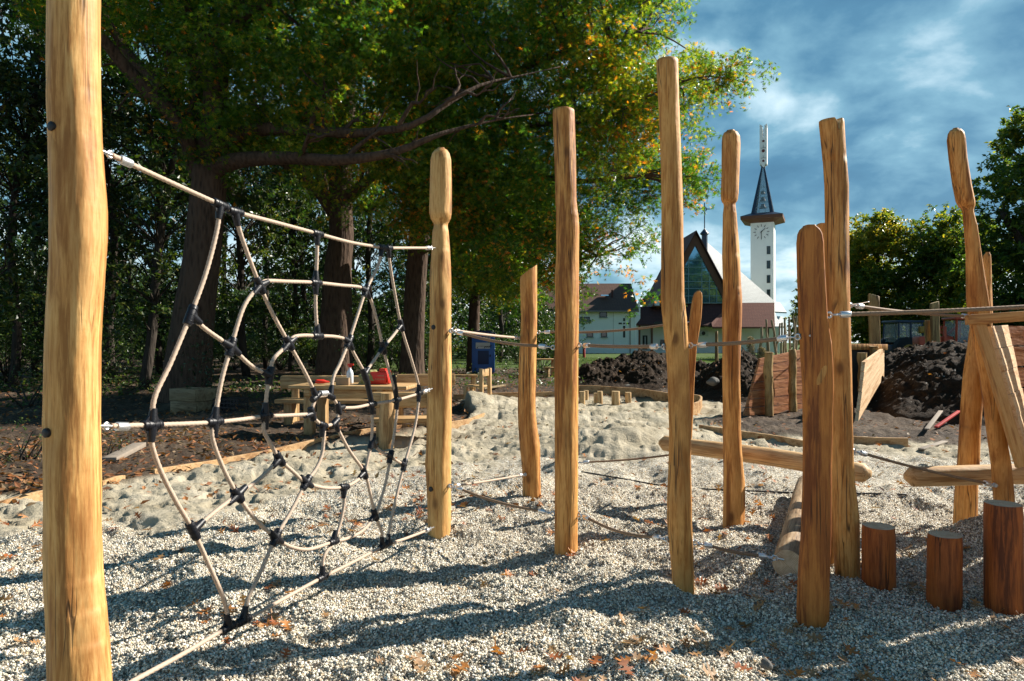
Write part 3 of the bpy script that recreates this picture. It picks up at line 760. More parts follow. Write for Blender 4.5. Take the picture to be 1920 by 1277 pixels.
for a, m_, bs in (
  (Tj1, (300,333), [(405,440)]), (Tj2, (520,418), [(455,450)]), (Tj3, (660,455), [(594,490)]), (Tj4, (660,452), [(708,500)]), (Tj5, (770,466), [(735,520)]),
  (M_, (345,795), [(290,745), (284,830)]), ((402,791), (450,787), [(412,730), (404,840)]), ((497,780), (450,787), [(499,740), (500,815)]),
  ((357,591), (385,515), [(400,628)]), ((487,535), (512,590), [(475,552), (520,527)]), ((541,643), (570,695), [(525,662), (570,630)]),
  ((433,651), (415,715), [(400,628), (470,685)]), ((506,705), (500,740), [(470,685)]),
  ((592,530), (640,535), [(594,490), (592,580)]), ((595,630), (625,631), [(594,580)]), ((686,545), (670,592), [(660,537), (698,575)]), ((654,641), (638,680), [(630,632), (664,665)]),
  ((752,610), (760,640), [(735,632)]), ((718,652), (728,690), [(735,632), (700,678)]), ((683,702), (690,725), [(700,678)]),
  ((697,758), (744,750), [(698,790)]), ((744,750), (786,738), [(742,790)]), ((786,737), (760,745), [(778,790), (783,710)]),
  ((362,995), (345,962), [(400,962)]), ((445,928), (465,955), [(415,950), (490,895)]), ((524,860), (503,825), [(490,895)]),
  ((574,905), (560,930), [(550,885), (610,915)]), ((645,913), (610,915), [(644,950)]), ((683,886), (690,910), [(660,905)]),
  ((517,1008), (500,1045), [(490,985), (545,1025)]), ((625,1016), (580,1030), [(634,985)]), ((703,965), (710,985), [(680,995)]),
  ((697,830), (690,855), [(712,845)]), ((732,857), (726,885), [(712,845)]), ((758,872), (750,905), [(732,857)]),
  ((604,1083), (660,1052), [(605,1050)]), ((456,1164), (530,1124), [(466,1120)]), ((428,1177), (340,1228), [(420,1130)]), ((717,1025), (680,1045), [(713,990)]), ((727,1020), (760,1008), [(730,985)])):
    conn(a, m_, bs)
# black sleeves on two rope stretches
for a, b in (((686,705), (696,752)), ((737,704), (743,744))):
    mb = MB(); mb.tube([NP(*a), NP(*b)], .0175, 14); fit_parent(mb.build('sleeve', M['black']), net)
# centre ring
RC = [(592,744), (585,776), (605,797), (628,792), (634,766), (619,743)]
ringp = [NP(*p) for p in RC]
fit_parent(rope_mesh('centre_ring', ringp+[ringp[0]], NR, None, M['rope'], .0085, 4, .095), net)
out = [(580,715), (560,778), (604,840), (645,835), (672,763), (625,705)]
for i, (p, ob) in enumerate(zip(RC, out)):
    pv, nx = RC[i-1], RC[(i+1) % 6]
    conn(p, (p[0]+nx[0]-pv[0], p[1]+nx[1]-pv[1]), [ob], .075, .018)
mb = MB(); mb.tube([NP(600,738), NP(612,737)], .0165, 14); fit_parent(mb.build('splice', M['alu']), net)
# ------------------------------------------------------------------ edging boards
def strip_board(name, label, pts, h, t, mat, group=None, sink=.08, top=None):
    """a bent board on edge through ground points (x,y)"""
    C = catmull([Vector((x, y, 0)) for x, y in pts], .15) if len(pts) > 2 else [Vector((pts[0][0]+(pts[1][0]-pts[0][0])*i/20, pts[0][1]+(pts[1][1]-pts[0][1])*i/20, 0)) for i in range(21)]
    hz = Hs(np.array([c.x for c in C]), np.array([c.y for c in C])); hz = np.minimum(np.convolve(np.pad(hz, 4, 'edge'), np.ones(9)/9, 'valid'), .05)
    mb = MB(); vs = []; k = len(C)
    for i, c in enumerate(C):
        d = (C[min(i+1, k-1)]-C[max(i-1, 0)]).normalized(); n = Vector((d.y, -d.x, 0))*t/2
        z1 = (hz[i]+h) if top is None else top[0]+(top[1]-top[0])*i/(k-1)
        z0 = min(hz[i]-sink, z1-.1)
        for p, z in ((c-n, z0), (c+n, z0), (c+n, z1-.004), (c+n*.8, z1), (c-n*.8, z1), (c-n, z1-.004)): vs.append((p.x, p.y, z))
    fs = [(i*6+j, i*6+(j+1) % 6, (i+1)*6+(j+1) % 6, (i+1)*6+j) for i in range(k-1) for j in range(6)]+[tuple(range(6)), tuple((k-1)*6+j for j in range(5,-1,-1))]
    mb.add(vs, fs); o = mb.build(name, M[mat], None, origin=tuple((C[k//2].x, C[k//2].y, 0)))
    return tag(o, label, 'edging board', group or 'wooden edging boards round the sand')
def gp(*pts): return [(G(px, py).x, G(px, py).y) for px, py in pts]
M['edge'] = wood('edging_wood', (.50,.33,.17), (.40,.24,.11), (.26,.13,.05), axis=0, grain=.6, checks=False, stain=.35)
strip_board('edging_board', 'pale edging board between dark soil and sand at the left edge', gp((-160,990),(0,951),(70,934),(130,922)), .05, .04, 'edge')
strip_board('edging_board', 'short pale edging board end beside the thickest post', gp((190,914),(232,902)), .04, .04, 'edge')
strip_board('edging_board', 'long curved edging board in front of the picnic table', gp((288,892),(400,868),(560,838),(700,815),(840,800),(890,791),(910,784)), .06, .04, 'edge')
strip_board('edging_board', 'low straight edging board at the back of the sand left of the stumps', gp((850,746),(930,746),(1000,745),(1045,744)), .12, .05, 'edge')
strip_board('edging_board', 'curved edging board ring behind the small stumps, under the soil heap', gp((1045,744),(1100,741),(1200,746),(1265,754),(1300,758),(1314,762),(1310,768),(1294,771)), .22, .05, 'edge')
strip_board('edging_board', 'straight edging board in front of the log wing wall', gp((1312,803),(1400,815),(1510,831)), .10, .05, 'edge')
strip_board('edging_board', 'straight edging board end in front of the right soil mound', gp((1585,830),(1640,835),(1702,838)), .12, .05, 'edge')

# small stumps at the back of the sand
def mini_stump(lbl, px, top, base, w, Y, s):
    upright('stump', lbl, px, base, top, w, Y, 'log', 'end', 'small pale stumps along the back of the sand', s, cat='stump')
for i, (lbl, px, top, base, w) in enumerate([
  ('small pale stump touching the straight knotty post on its right', 1091.5, 734, 755, 12), ('small pale stump half hidden behind the first small stump', 1099, 732, 751, 9),
  ('lowest small stump, half behind its taller neighbour', 1117, 737, 756, 8), ('tall narrow small stump third from the knotty post', 1124.5, 733.5, 757, 11),
  ('widest small stump in the middle of the row', 1154.5, 733.5, 758, 16), ('last small stump on the right, leaning slightly', 1178, 735.5, 756, 12)]):
    mini_stump(lbl, px, top, base, w, GY(base-2), 30+i)

# ------------------------------------------------------------------ soil mounds
def soil_material():
    n = NT('dark_soil'); v = n.coords('Object', rnd=False)
    d1 = n.noise(v, 1.7, 7, .65); d2 = n.noise(v, 16, 6, .7); f = n.math('ADD', n.math('MULTIPLY', d1, .45), n.math('MULTIPLY', d2, .55))
    c = n.ramp(f, [(.30, (.009,.005,.0025)), (.5, (.024,.0135,.0065)), (.62, (.055,.032,.016)), (.78, (.15,.10,.062))])
    vo = n.voro(v, 13); s3 = n.n('ShaderNodeSeparateColor'); n.l(vo.outputs['Color'], s3.inputs[0])
    st = n.math('MULTIPLY', n.math('GREATER_THAN', s3.outputs[0], .93), n.math('LESS_THAN', vo.outputs['Distance'], .25))
    c = n.mix(st, c, (.30,.28,.25))
    b = n.bump(d2, .8, .06); b = n.bump(n.noise(v, 55, 4, .7), .5, .02, b)
    n.done(c, .85, b, 0, .15); return n.m
M['soil'] = soil_material()
def mound(name, label, x0, x1, y0, y1, hf, res, seed, amp=.10):
    nx = int((x1-x0)/res); ny = int((y1-y0)/res)
    xs = np.linspace(x0, x1, nx); ys = np.linspace(y0, y1, ny); X, Y = np.meshgrid(xs, ys)
    h = hf(X, Y); up = smooth(.0, .35, h)
    n1 = fbm2(X*1.6, Y*1.6, seed, 3); n2 = fbm2(X*7.5, Y*7.5, seed+7, 4)
    cl = np.maximum(0, noise2(X*14, Y*14, seed+3))**1.5
    Z = h+up*(amp*1.1*n1+amp*.55*np.abs(n2)+amp*.75*cl)+Hs(X, Y)*.0-.10*(1-smooth(.0, .12, h))
    Xd = X+up*.05*fbm2(X*6, Y*6, seed+20, 2); Yd = Y+up*.05*fbm2(X*6+9, Y*6, seed+21, 2)
    org = ((x0+x1)/2, (y0+y1)/2, 0)
    verts = np.stack([Xd-org[0], Yd-org[1], Z], -1).reshape(-1, 3)
    i = (np.arange(ny-1)[:, None]*nx+np.arange(nx-1)[None, :]).ravel(); q = np.stack([i, i+1, i+nx+1, i+nx], -1)
    hz = h.reshape(-1); keep = hz[q].max(1) > -.05; q = q[keep]
    me = mesh_np(name, verts, q.ravel(), np.arange(len(q))*4, np.full(len(q), 4), M['soil'], True)
    o = link_obj(name, me, None, org); tag(o, label, 'soil heap', None, 'structure'); return o
def heap_a(X, Y):
    cx = 4.0; a = .80*np.exp(-((X-3.55)/1.75)**4-((Y-23.6)/2.6)**2)+.62*np.exp(-((X-5.9)/1.9)**4-((Y-24.0)/2.5)**2)
    return a+.16*fbm2(X*.9, Y*.9, 5, 2)*smooth(.1, .5, a)-.12
def heap_b(X, Y):
    a = .85*np.exp(-((X-7.0)/1.6)**4-((Y-19.6)/2.6)**2)+.45*np.exp(-((X-6.1)/1.2)**2-((Y-18.2)/1.6)**2)
    return a-.10
def heap_c(X, Y):
    a = 1.40*smooth(10.2, 14.3, Y+.35*fbm2(X*.7, Y*.5, 9, 2))*smooth(19.5, 17, Y)*smooth(7.0, 10.3, X+.2*fbm2(Y*.8, X*.8, 4, 2))*smooth(26, 20, X)
    b = 1.0*np.exp(-((X-7.4)/1.8)**2-((Y-17.6)/1.3)**2)
    return np.maximum(a, b)-.06
mound('soil_heap', 'dark heap of clods behind the ring board, in front of the white house', .8, 8.6, 19.2, 28.5, heap_a, .035, 100, .12)
mound('soil_heap', 'dark soil heap between the tallest post and the log wing wall', 4.2, 9.6, 15.4, 25, heap_b, .035, 130, .12)
mound('soil_mound', 'broad dark soil mound behind the chute with the wing walls built in', 4.4, 24, 9.6, 20.2, heap_c, .042, 160, .10)
HEAPC = heap_c
# rocks on the heaps
M['stone'] = plain('pale_stone', (.13,.125,.115), .85, .25, 0, .3, 6, .6)
def rock(lbl, p, s, seed):
    bm = bmesh.new(); bmesh.ops.create_icosphere(bm, subdivisions=3, radius=1)
    for v in bm.verts:
        k = 1+.35*float(noise3(v.co.x*1.2, v.co.y*1.2, v.co.z*1.2, seed)); v.co = Vector((v.co.x*s[0]*k, v.co.y*s[1]*k, v.co.z*s[2]*k))
    me = bpy.data.meshes.new('rock'); bm.to_mesh(me); bm.free(); me.materials.append(M['stone'])
    o = link_obj('rock', me, None, p); o.rotation_euler = (.2, .1, seed); tag(o, lbl, 'rock')
rock('large flat grey rock lying on the soil heap beside the carved post', P(1337,716,17.0), (.15,.11,.10), 3)
rock('pale small rock at the foot of the soil heap behind the stumps', P(1177,726,20.8), (.15,.12,.10), 5)
rock('pale pebble-sized rock with a yellow leaf in front of the foreground shade', Vector((1.16,3.12,.02)), (.03,.024,.02), 8)

# ------------------------------------------------------------------ tunnel portal with wing walls
def plank_wall(name, mat, parent, corners, n, t, gap=.012):
    """quad wall (bottom-left, bottom-right, top-right, top-left) split into n planks; local X runs along the planks"""
    bl, br, tr, tl = [Vector(c) for c in corners]
    ex = (br-bl).normalized(); nn = ex.cross(((tl-bl)+(tr-br))*.5).normalized(); ey = nn.cross(ex)
    Mx = Matrix((ex, ey, nn)).transposed(); inv = Mx.transposed()
    loc = [inv@(c-bl) for c in (bl, br, tr, tl)]
    mb = MB()
    for i in range(n):
        a, b = i/n, (i+1)/n
        q = [loc[0].lerp(loc[3], a), loc[1].lerp(loc[2], a), loc[1].lerp(loc[2], b), loc[0].lerp(loc[3], b)]
        g = Vector((0, gap/2, 0)); jit = Vector((0, 0, (i*37 % 5)*.0012))
        q = [q[0]+g+jit, q[1]+g+jit, q[2]-g+jit, q[3]-g+jit]
        mb.prism([Vector((p.x, p.y, p.z-t/2)) for p in q], (0, 0, t))
    o = mb.build(name, M[mat], None)
    Mw = Mx.to_4x4(); Mw.translation = bl
    if parent is not None:
        o.parent = parent; o.matrix_parent_inverse = Matrix.Translation(-Vector(parent.location))
    o.matrix_basis = Mw
    return o
tun = thing('tunnel_portal', (6.6, 13.6, 0), 'timber tunnel mouth with two plank wing walls and round posts in the soil mound', 'tunnel')
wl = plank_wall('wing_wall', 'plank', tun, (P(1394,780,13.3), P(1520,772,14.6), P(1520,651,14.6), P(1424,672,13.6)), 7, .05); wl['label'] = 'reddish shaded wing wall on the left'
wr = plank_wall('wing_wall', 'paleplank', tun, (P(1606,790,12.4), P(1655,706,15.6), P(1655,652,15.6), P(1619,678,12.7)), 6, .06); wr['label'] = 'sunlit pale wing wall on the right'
def tun_log(px, top, base, w, Y, s):
    b = P(px, base, Y); t = P(px, top, Y); r = w/2/F*Y
    vs = []
    mb = MB(); k = 22
    pts = [Vector((b.x+.02*float(noise2(i*.25, 1, s)), Y+.02*float(noise2(i*.25, 5, s)), b.z-.1+(t.z-b.z+.1)*i/k)) for i in range(k+1)]
    mb.tube(pts, [r*(1+.10*float(noise2(i*.4, 2, s))) for i in range(k+1)], 20)
    o = mb.build('post', [M['wingpost']], None, origin=pts[0]); fit_parent(o, tun)
    mb = MB(); mb.tube([pts[-1]+Vector((0,0,.001)), pts[-1]+Vector((0,0,.006))], r*.98, 20); e = mb.build('post_top', M['end'], None, origin=pts[-1])
    e.parent = o; e.matrix_parent_inverse = Matrix.Translation(-pts[0])
tun_log(1441, 661, 770, 15.5, 13.45, 3); tun_log(1485, 656, 762, 14, 13.9, 4); tun_log(1617, 662, 755, 17, 13.7, 5); tun_log(1640, 650, 715, 16, 15.1, 6)
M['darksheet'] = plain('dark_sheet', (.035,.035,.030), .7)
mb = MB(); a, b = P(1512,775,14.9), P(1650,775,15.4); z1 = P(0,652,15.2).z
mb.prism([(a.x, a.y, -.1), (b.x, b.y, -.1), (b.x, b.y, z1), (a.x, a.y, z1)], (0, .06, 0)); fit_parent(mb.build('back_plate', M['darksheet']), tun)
mb = MB(); a = P(1505,649,14.7); b = P(1660,651,15.5); mb.bar(a, b, .14, .13, bev=.008); fit_parent(mb.build('lintel', M['post'], None), tun)

# flat posts standing beyond the mound
def far_slab(lbl, px, top, base, w, Y, s, sl=0):
    make_post('fs%d' % s, 'slab_post', lbl, Y, [(top, px-w/2, px+w/2), ((top+base)/2, px-w/2+1, px+w/2+1), (base, px-w/2+3, px+w/2+3)], mat='wingpost', thick=.05, expo=4, hew=.02, cat='post', group='flat posts beyond the soil mound', slant=sl, rows=14)
far_slab('broad flat post standing behind the tunnel mouth', 1638, 551, 665, 20, 16.2, 1, -.25)
far_slab('pointed flat post standing on top of the soil mound', 1752, 565, 665, 16, 19.2, 2, .3)
far_slab('shorter flat post left of the pointed one on the mound', 1739.5, 601, 665, 11, 19.4, 3)
hand_rope('far thin rope from behind the stout post to the broad flat far post', P(1560,573,12), P(1629,566,16.0), .02, .011, 'ropedk', (False, True))

# ------------------------------------------------------------------ plank chute (hopper) at the right edge
ch = thing('plank_chute', (3.6, 5.0, 0), 'funnel-shaped plank chute with a pale beam along its top at the right edge', 'play chute')
Yf, Yb = 4.55, 5.15
mb = MB(); a, b = P(1812,600,Yf), P(2250,571,4.15); mb.bar(Vector((0,0,0)), Vector(((b-a).length, 0, 0)), .09, .066, bev=.006)
def placed(mb, name, mat, a, b, parent, up=(0,0,1)):
    o = mb.build(name, M[mat], None)
    x = (Vector(b)-Vector(a)).normalized(); y = Vector(up).cross(x).normalized(); z = x.cross(y)
    Mw = Matrix((x, y, z)).transposed().to_4x4(); Mw.translation = Vector(a)
    o.parent = parent; o.matrix_parent_inverse = Matrix.Translation(-Vector(parent.location)); o.matrix_basis = Mw; return o
M['beam'] = wood('beam_wood', (.56,.33,.13), (.47,.25,.085), (.30,.13,.04), axis=0, checks=False, stain=.2)
placed(mb, 'beam', 'beam', a, b, ch)
a, b = P(1836,606,Yf-.03), P(1916,875,Yf-.03)
mb = MB(); mb.box(((b-a).length/2, 0, 0), ((b-a).length, .035, .072), bev=.006); placed(mb, 'frame_plank', 'beam', a, b, ch, up=(0,-.0,1))
c1, c2 = P(1852,612,Yf+.02), P(1924,868,Yf+.02); d1, d2 = P(1884,610,Yb), P(1934,845,Yb)
w1 = plank_wall('side_wall', 'paleplank', ch, (c2, d2, d1, c1), 6, .04, .003)
e1, e2 = d1+Vector((1.11,.47,0)), d2+Vector((.70,.30,0))
w2 = plank_wall('back_wall', 'plank', ch, (d2+Vector((.01,.02,0)), e2, e1, d1+Vector((.01,.02,0))), 6, .045)
mb = MB()
for py, px in ((633,1893),(660,1896),(698,1903),(710,1908),(747,1912),(585,1848)):
    w = P(px, py, Yb-.006); mb.tube([w+Vector((0,-.012,0)), w+Vector((0,.004,0))], .006, 8)
fit_parent(mb.build('screws', M['plug']), ch)
mb = MB()
# hopper bottom frame carried by a post out of sight behind the edge
for px, Y in ((2190, 4.5), (2235, 5.2)):
    b = P(px, 1000, Y); mb.tube([(b.x-.1, Y, -.2), (b.x, Y, 2.1)], .075, 16)
fit_parent(mb.build('rear_posts', M['post']), ch)

# loose boards in front of the mound
M['redpaint'] = plain('red_paint', (.34,.018,.012), .55, .25)
M['greyboard'] = plain('grey_board', (.24,.20,.16), .8, .35)
def loose(lbl, a, b, w, t, mat, zoff=.05):
    A = G(*a); B = G(*b); A.z = max(H(A.x, A.y), float(HEAPC(np.array([A.x]), np.array([A.y]))[0]))+zoff; B.z = max(H(B.x, B.y), float(HEAPC(np.array([B.x]), np.array([B.y]))[0]))+zoff
    mb = MB(); mb.bar(A, B, w, t, bev=.004); o = mb.build('loose_board', M[mat], None, origin=A); tag(o, lbl, 'board')
loose('grey loose board leaning on the mound left of the red one', (1738,820), (1764,790), .07, .02, 'greyboard', .09)
loose('red painted loose board lying at the foot of the mound', (1755,812), (1798,793), .055, .03, 'redpaint', .07)
loose('flat grey loose board lying in front of the mound foot', (1727,845), (1772,830), .08, .02, 'greyboard', .05)
loose('pale thin loose board beside the small chair', (905,735), (945,727), .12, .05, 'crate', .06)
loose('weathered loose board half buried in leaves beside the thickest post', (205,873), (262,846), .16, .06, 'greyboard', .03)
# ------------------------------------------------------------------ picnic furniture
def part(mb, name, mat, root): return fit_parent(mb.build(name, M[mat]), root)
def wb(px, py, Y): return P(px, py, Y)
def slab(root, name, c, d, mat='table', rz=0, bev=.012):
    mb = MB(); mb.box((0,0,0), d, None, 0, bev); o = mb.build(name, M[mat], root); o.location = c; o.rotation_euler = (0,0,rz); return o
def ground_at(px, Y): x = (px-CX)/F*Y; return Vector((x, Y, H(x, Y)))
# picnic table
b = ground_at(655, 11.0); tb = thing('picnic_table', (b.x, 11.0, b.z), 'heavy picnic table with tools on it behind the rope net', 'table', None, R(-6))
for k, dy in enumerate((-.28, 0, .28)): slab(tb, 'table_plank', (0.10, dy, .73+.001*k), (1.9, .27, .06))
for sx in (-.55, .62):
    slab(tb, 'cross_rail', (sx, 0, .64), (.10, .80, .12))
slab(tb, 'apron', (.03, -.30, .63), (1.3, .06, .13))
for sx in (-.55, .62):
    for sy in (-.27, .27): slab(tb, 'leg', (sx, sy, .27), (.15, .15, .62), 'tablez')
# bench behind the table
b = ground_at(640, 12.2); be = thing('bench', (b.x-.1, 12.2, b.z), 'long bench with a log back rail on the far side of the picnic table', 'bench', 'log benches at the picnic table', R(-4))
slab(be, 'seat', (0, 0, .42), (2.1, .38, .07))
slab(be, 'backrest', (0, .20, .74), (2.2, .11, .25), 'table', 0, .05)
for sx in (-.85, .85):
    slab(be, 'leg', (sx, .06, .18), (.15, .28, .44), 'tablez'); slab(be, 'back_post', (sx, .285, .38), (.13, .07, .84), 'tablez')
# near bench, seen from behind on the right
b = ground_at(760, 10.3); bn = thing('bench', (b.x, 10.3, b.z), 'bench turned away with a thick round post, right of the picnic table', 'bench', 'log benches at the picnic table', R(4))
slab(bn, 'seat', (.02, .28, .40), (1.05, .42, .07))
slab(bn, 'backrest', (.04, -.02, .73), (1.10, .10, .24), 'table', 0, .05)
for sx in (-.36, .40): slab(bn, 'leg', (sx, .30, .17), (.15, .15, .40), 'tablez')
mb = MB(); mb.tube([(-.27, -.13, -.1), (-.27, -.13, .40), (-.26, -.13, .84)], [.115, .112, .098], 20); mb.build('post', M['tablez'], bn)
mb = MB(); mb.tube([(.42, -.13, -.1), (.42, -.13, .84)], [.10, .09], 20); mb.build('post', M['tablez'], bn)
# a third low bench between
b = ground_at(800, 11.6); bs = thing('bench', (b.x-.1, 11.6, b.z), 'low plank bench half hidden behind the carved net post', 'bench', 'log benches at the picnic table', R(10))
slab(bs, 'seat', (0, 0, .42), (1.0, .36, .07))
slab(bs, 'backrest', (.1, .2, .76), (1.0, .08, .2))
for sx in (-.35, .35): slab(bs, 'leg', (sx, 0, .17), (.12, .28, .44), 'tablez')
# small table + chair
def small_table(lbl, px, Y, s=1.0, rz=0):
    b = ground_at(px, Y); t = thing('small_table', b, lbl, 'table', None, rz)
    slab(t, 'table_top', (0,0,.60*s), (.85*s,.6*s,.05))
    for sx in (-.33,.33):
        for sy in (-.2,.2): slab(t, 'leg', (sx*s, sy*s, .27*s), (.09*s,.09*s,.60*s), 'tablez')
def small_chair(lbl, px, Y, s=1.0, rz=0):
    b = ground_at(px, Y); t = thing('chair', b, lbl, 'chair', None, rz)
    slab(t, 'seat', (0,0,.36*s), (.46*s,.44*s,.05))
    slab(t, 'backrest', (.24*s,0,.68*s), (.05,.56*s,.17*s))
    for sy in (-.25,.25): slab(t, 'back_post', (.25*s, sy*s, .37*s), (.09*s,.08*s,.82*s), 'tablez')
    for sy in (-.18,.18): slab(t, 'leg', (-.18*s, sy*s, .16*s), (.09*s,.09*s,.38*s), 'tablez')
small_table('small low timber table right of the carved net post', 862, 17.6, 1.05, .1)
small_chair('small timber chair facing left at the low table', 892, 17.0, 1.05, -.35)
small_table('tiny distant table behind the bent post', 1020, 27.5, 1.15, .1)
small_chair('tiny distant chair beside the far table', 1033, 26.8, 1.1, -.4)
# things on the table
tz = tb.location.z+.762
M['whiteplastic'] = plain('white_plastic', (.62,.66,.70), .35, .08)
M['redplastic'] = plain('red_plastic', (.55,.025,.012), .35, .12)
M['tan'] = plain('tan_cardboard', (.30,.20,.12), .8, .2)
M['cloth'] = plain('green_cloth', (.24,.24,.10), .9, .4, 0, .2, 14, .6)
def rot_tbl(dx, dy): v = Matrix.Rotation(R(-6), 3, 'Z')@Vector((dx, dy, 0)); return Vector((tb.location.x+v.x, tb.location.y+v.y, tz))
p = rot_tbl(-.06, .2)
bt = thing('bottle', p, 'white plastic spray bottle standing on the picnic table', 'bottle')
mb = MB(); mb.tube([(0,0,0),(0,0,.01),(0,0,.16),(0,0,.20),(0,0,.235),(0,0,.26)], [.05,.056,.056,.045,.02,.02], 20); mb.build('body', M['whiteplastic'], bt)
mb = MB(); mb.tube([(0,0,.26),(0,0,.30)], .024, 14); mb.bar((-.04,0,.305),(.06,0,.305),.03,.03, bev=.005); mb.build('spray_head', M['redplastic'], bt)
p = rot_tbl(.50, .05)
rc = thing('toolbox', p, 'bright red plastic crate with a tilted lid on the table', 'crate', None, R(-8))
mb = MB(); mb.box((0,0,.10), (.27,.22,.20), None, 0, .012); mb.build('body', M['redplastic'], rc)
mb = MB(); mb.box((.06,.0,.225), (.10,.18,.055), None, 0, .010); mb.box((.145,0,.12),(.025,.22,.21),Matrix.Rotation(-.22,3,'Y'),0,.006); mb.build('lid', M['redplastic'], rc)
mb = MB()
for i in range(5): mb.box((-.0+.022*i, -.1115, .14), (.014,.002,.016))
for i in range(6): mb.box((-.04+.026*i, -.1115, .085), (.012,.002,.024))
mb.build('lettering', M['tan'], rc)
p = rot_tbl(-.02, -.24); bx = thing('cardboard_box', p, 'small brown box on the front edge of the picnic table', 'box', None, R(3))
mb = MB(); mb.box((0,0,.055), (.20,.12,.11), None, 0, .004); mb.build('body', M['tan'], bx)
mb = MB(); mb.box((0,0,.112), (.205,.125,.006)); mb.build('lid', M['crate'], bx)
p = rot_tbl(-.42, -.1); dr = thing('power_tool', p, 'red and black power tool lying on the left end of the table', 'power tool', None, R(20))
mb = MB(); mb.tube([(-.10,0,.04),(-.08,0,.045),(.03,0,.045),(.06,0,.04),(.12,0,.035)], [.02,.036,.034,.022,.012], 14); mb.build('body', M['redplastic'], dr)
mb = MB(); mb.bar((-.05,0,.03),(-.12,.10,.025),.035,.03, bev=.006); mb.box((-.13,.12,.03),(.07,.09,.05), None, 0, .008); mb.build('handle', M['black'], dr)
def blob(name, lbl, cat, p, s, mat, seed):
    bm = bmesh.new(); bmesh.ops.create_icosphere(bm, subdivisions=4, radius=1)
    for v in bm.verts:
        c = v.co.copy(); k = 1+.30*float(noise3(c.x*2, c.y*2, c.z*2, seed))+.10*float(noise3(c.x*6, c.y*6, c.z*6, seed)); z = max(-.45, c.z*k)
        v.co = Vector((c.x*s[0]*k, c.y*s[1]*k, (z+.45)*s[2]))
    me = bpy.data.meshes.new(name); bm.to_mesh(me); bm.free(); me.materials.append(M[mat]); me.polygons.foreach_set('use_smooth', [True]*len(me.polygons))
    o = link_obj(name, me, None, p); tag(o, lbl, cat)
blob('cloth_bag', 'crumpled green cloth bag on the table left of the red crate', 'bag', rot_tbl(.33, .05), (.17,.13,.15), 'cloth', 4)

# planter crates and black crate by the oak
def open_box(root, name, c, d, t, mat):
    mb = MB(); x, y, z = d
    for s in (-1, 1):
        mb.box((c[0], c[1]+s*(y/2-t/2), c[2]+z/2), (x, t, z), None, 0, .006)
        mb.box((c[0]+s*(x/2-t/2), c[1], c[2]+z/2), (t, y-2*t-.004, z-.004), None, 0, .006)
    mb.box((c[0], c[1], c[2]+t/2+.004), (x-2*t-.004, y-2*t-.004, t)); return mb.build(name, M[mat], root)
b = ground_at(362, 14.4)
cr = thing('wooden_crate', (b.x, 14.4, b.z-.02), 'lower plain timber crate under another crate by the oak trunk', 'crate', None, R(-22)); open_box(cr, 'crate_sides', (0,0,0), (.72,.52,.25), .03, 'crate')
cr2 = thing('wooden_crate', (b.x, 14.4, b.z+.235), 'upper timber crate set askew on the lower crate by the oak trunk', 'crate', None, R(-26)); open_box(cr2, 'crate_sides', (0,0,0), (.78,.54,.25), .03, 'crate')
mb = MB(); mb.bar((-.32,-.1,.20),(.35,.12,.27),.09,.025); mb.build('slat', M['crate'], cr2)
b = ground_at(433, 14.0); bc = thing('plastic_crate', (b.x, 14.0, b.z), 'black slatted plastic crate on the leaf-strewn soil', 'crate', None, R(-10))
mb = MB()
for zz in (.02,.11,.20,.28):
    for s in (-1,1): mb.box((0, s*.19, zz), (.56,.012,.025)); mb.box((s*.27, 0, zz), (.012,.37,.025))
for i in range(8):
    for s in (-1,1): mb.box((-.26+.074*i, s*.187, .15), (.014,.008,.28))
mb.build('slats', M['black'], bc)
mb = MB(); mb.box((0,0,.01), (.54,.36,.012)); mb.build('base', M['black'], bc)
# black pots on soil
b = ground_at(408, 14.6); blob('soil_bag', 'dark sack slumped against the black plastic crate', 'sack', b, (.28,.2,.16), 'black', 9)

# ------------------------------------------------------------------ portable toilet
M['tblue'] = plain('blue_plastic', (.014,.095,.36), .42, .12, 0, .5, 3, .1)
M['tdark'] = plain('toilet_dark', (.006,.02,.08), .5)
M['signwhite'] = plain('sign_white', (.50,.50,.50), .6, .06)
M['ink'] = plain('black_ink', (.008,.008,.01), .6, .1, 0, .3, 9, 0)
M['vent'] = plain('toilet_vent', (.38,.33,.28), .6)
Yt = 31.0; b = ground_at(906, Yt); W = 1.02
pt = thing('portable_toilet', (b.x, Yt, b.z), 'dark blue portable toilet cabin beside a trunk at the wood edge', 'portable toilet', None, R(3))
h = P(0,628,Yt).z-b.z
mb = MB(); mb.box((0,0,h/2), (W,W,h), None, 0, .02); mb.build('cabin', M['tblue'], pt)
mb = MB(); mb.box((0,0,h+.05), (W+.06,W+.06,.12), None, 0, .05); mb.box((0,.1,h+.14),(W*.7,W*.6,.10), None, 0, .04); mb.build('roof', M['tdark'], pt)
dr = MB(); dr.box((0,-W/2-.012,h*.45), (W*.78,.03,h*.84), None, 0, .008); door = dr.build('door', M['tblue'], pt)
mb = MB(); mb.box((0,-W/2-.032,h*.40), (W*.48,.014,h*.36), None, 0, .004); mb.build('recess', M['tdark'], door)
mb = MB(); mb.box((W*.30,-W/2-.035,h*.45), (.05,.03,.10), None, 0, .005); mb.build('handle', M['ink'], door)
mb = MB(); mb.box((-.02,-W/2-.032,h*.715), (W*.62,.008,.27)); sg = mb.build('sign', M['signwhite'], pt)
for i in range(6):
    x = -.36+(.115*i if i < 3 else .115*i+.06); v = MB(); v.box((x,-W/2-.035,h*.93), (.09,.02,.08)); v.build('vent', M['vent'], pt)
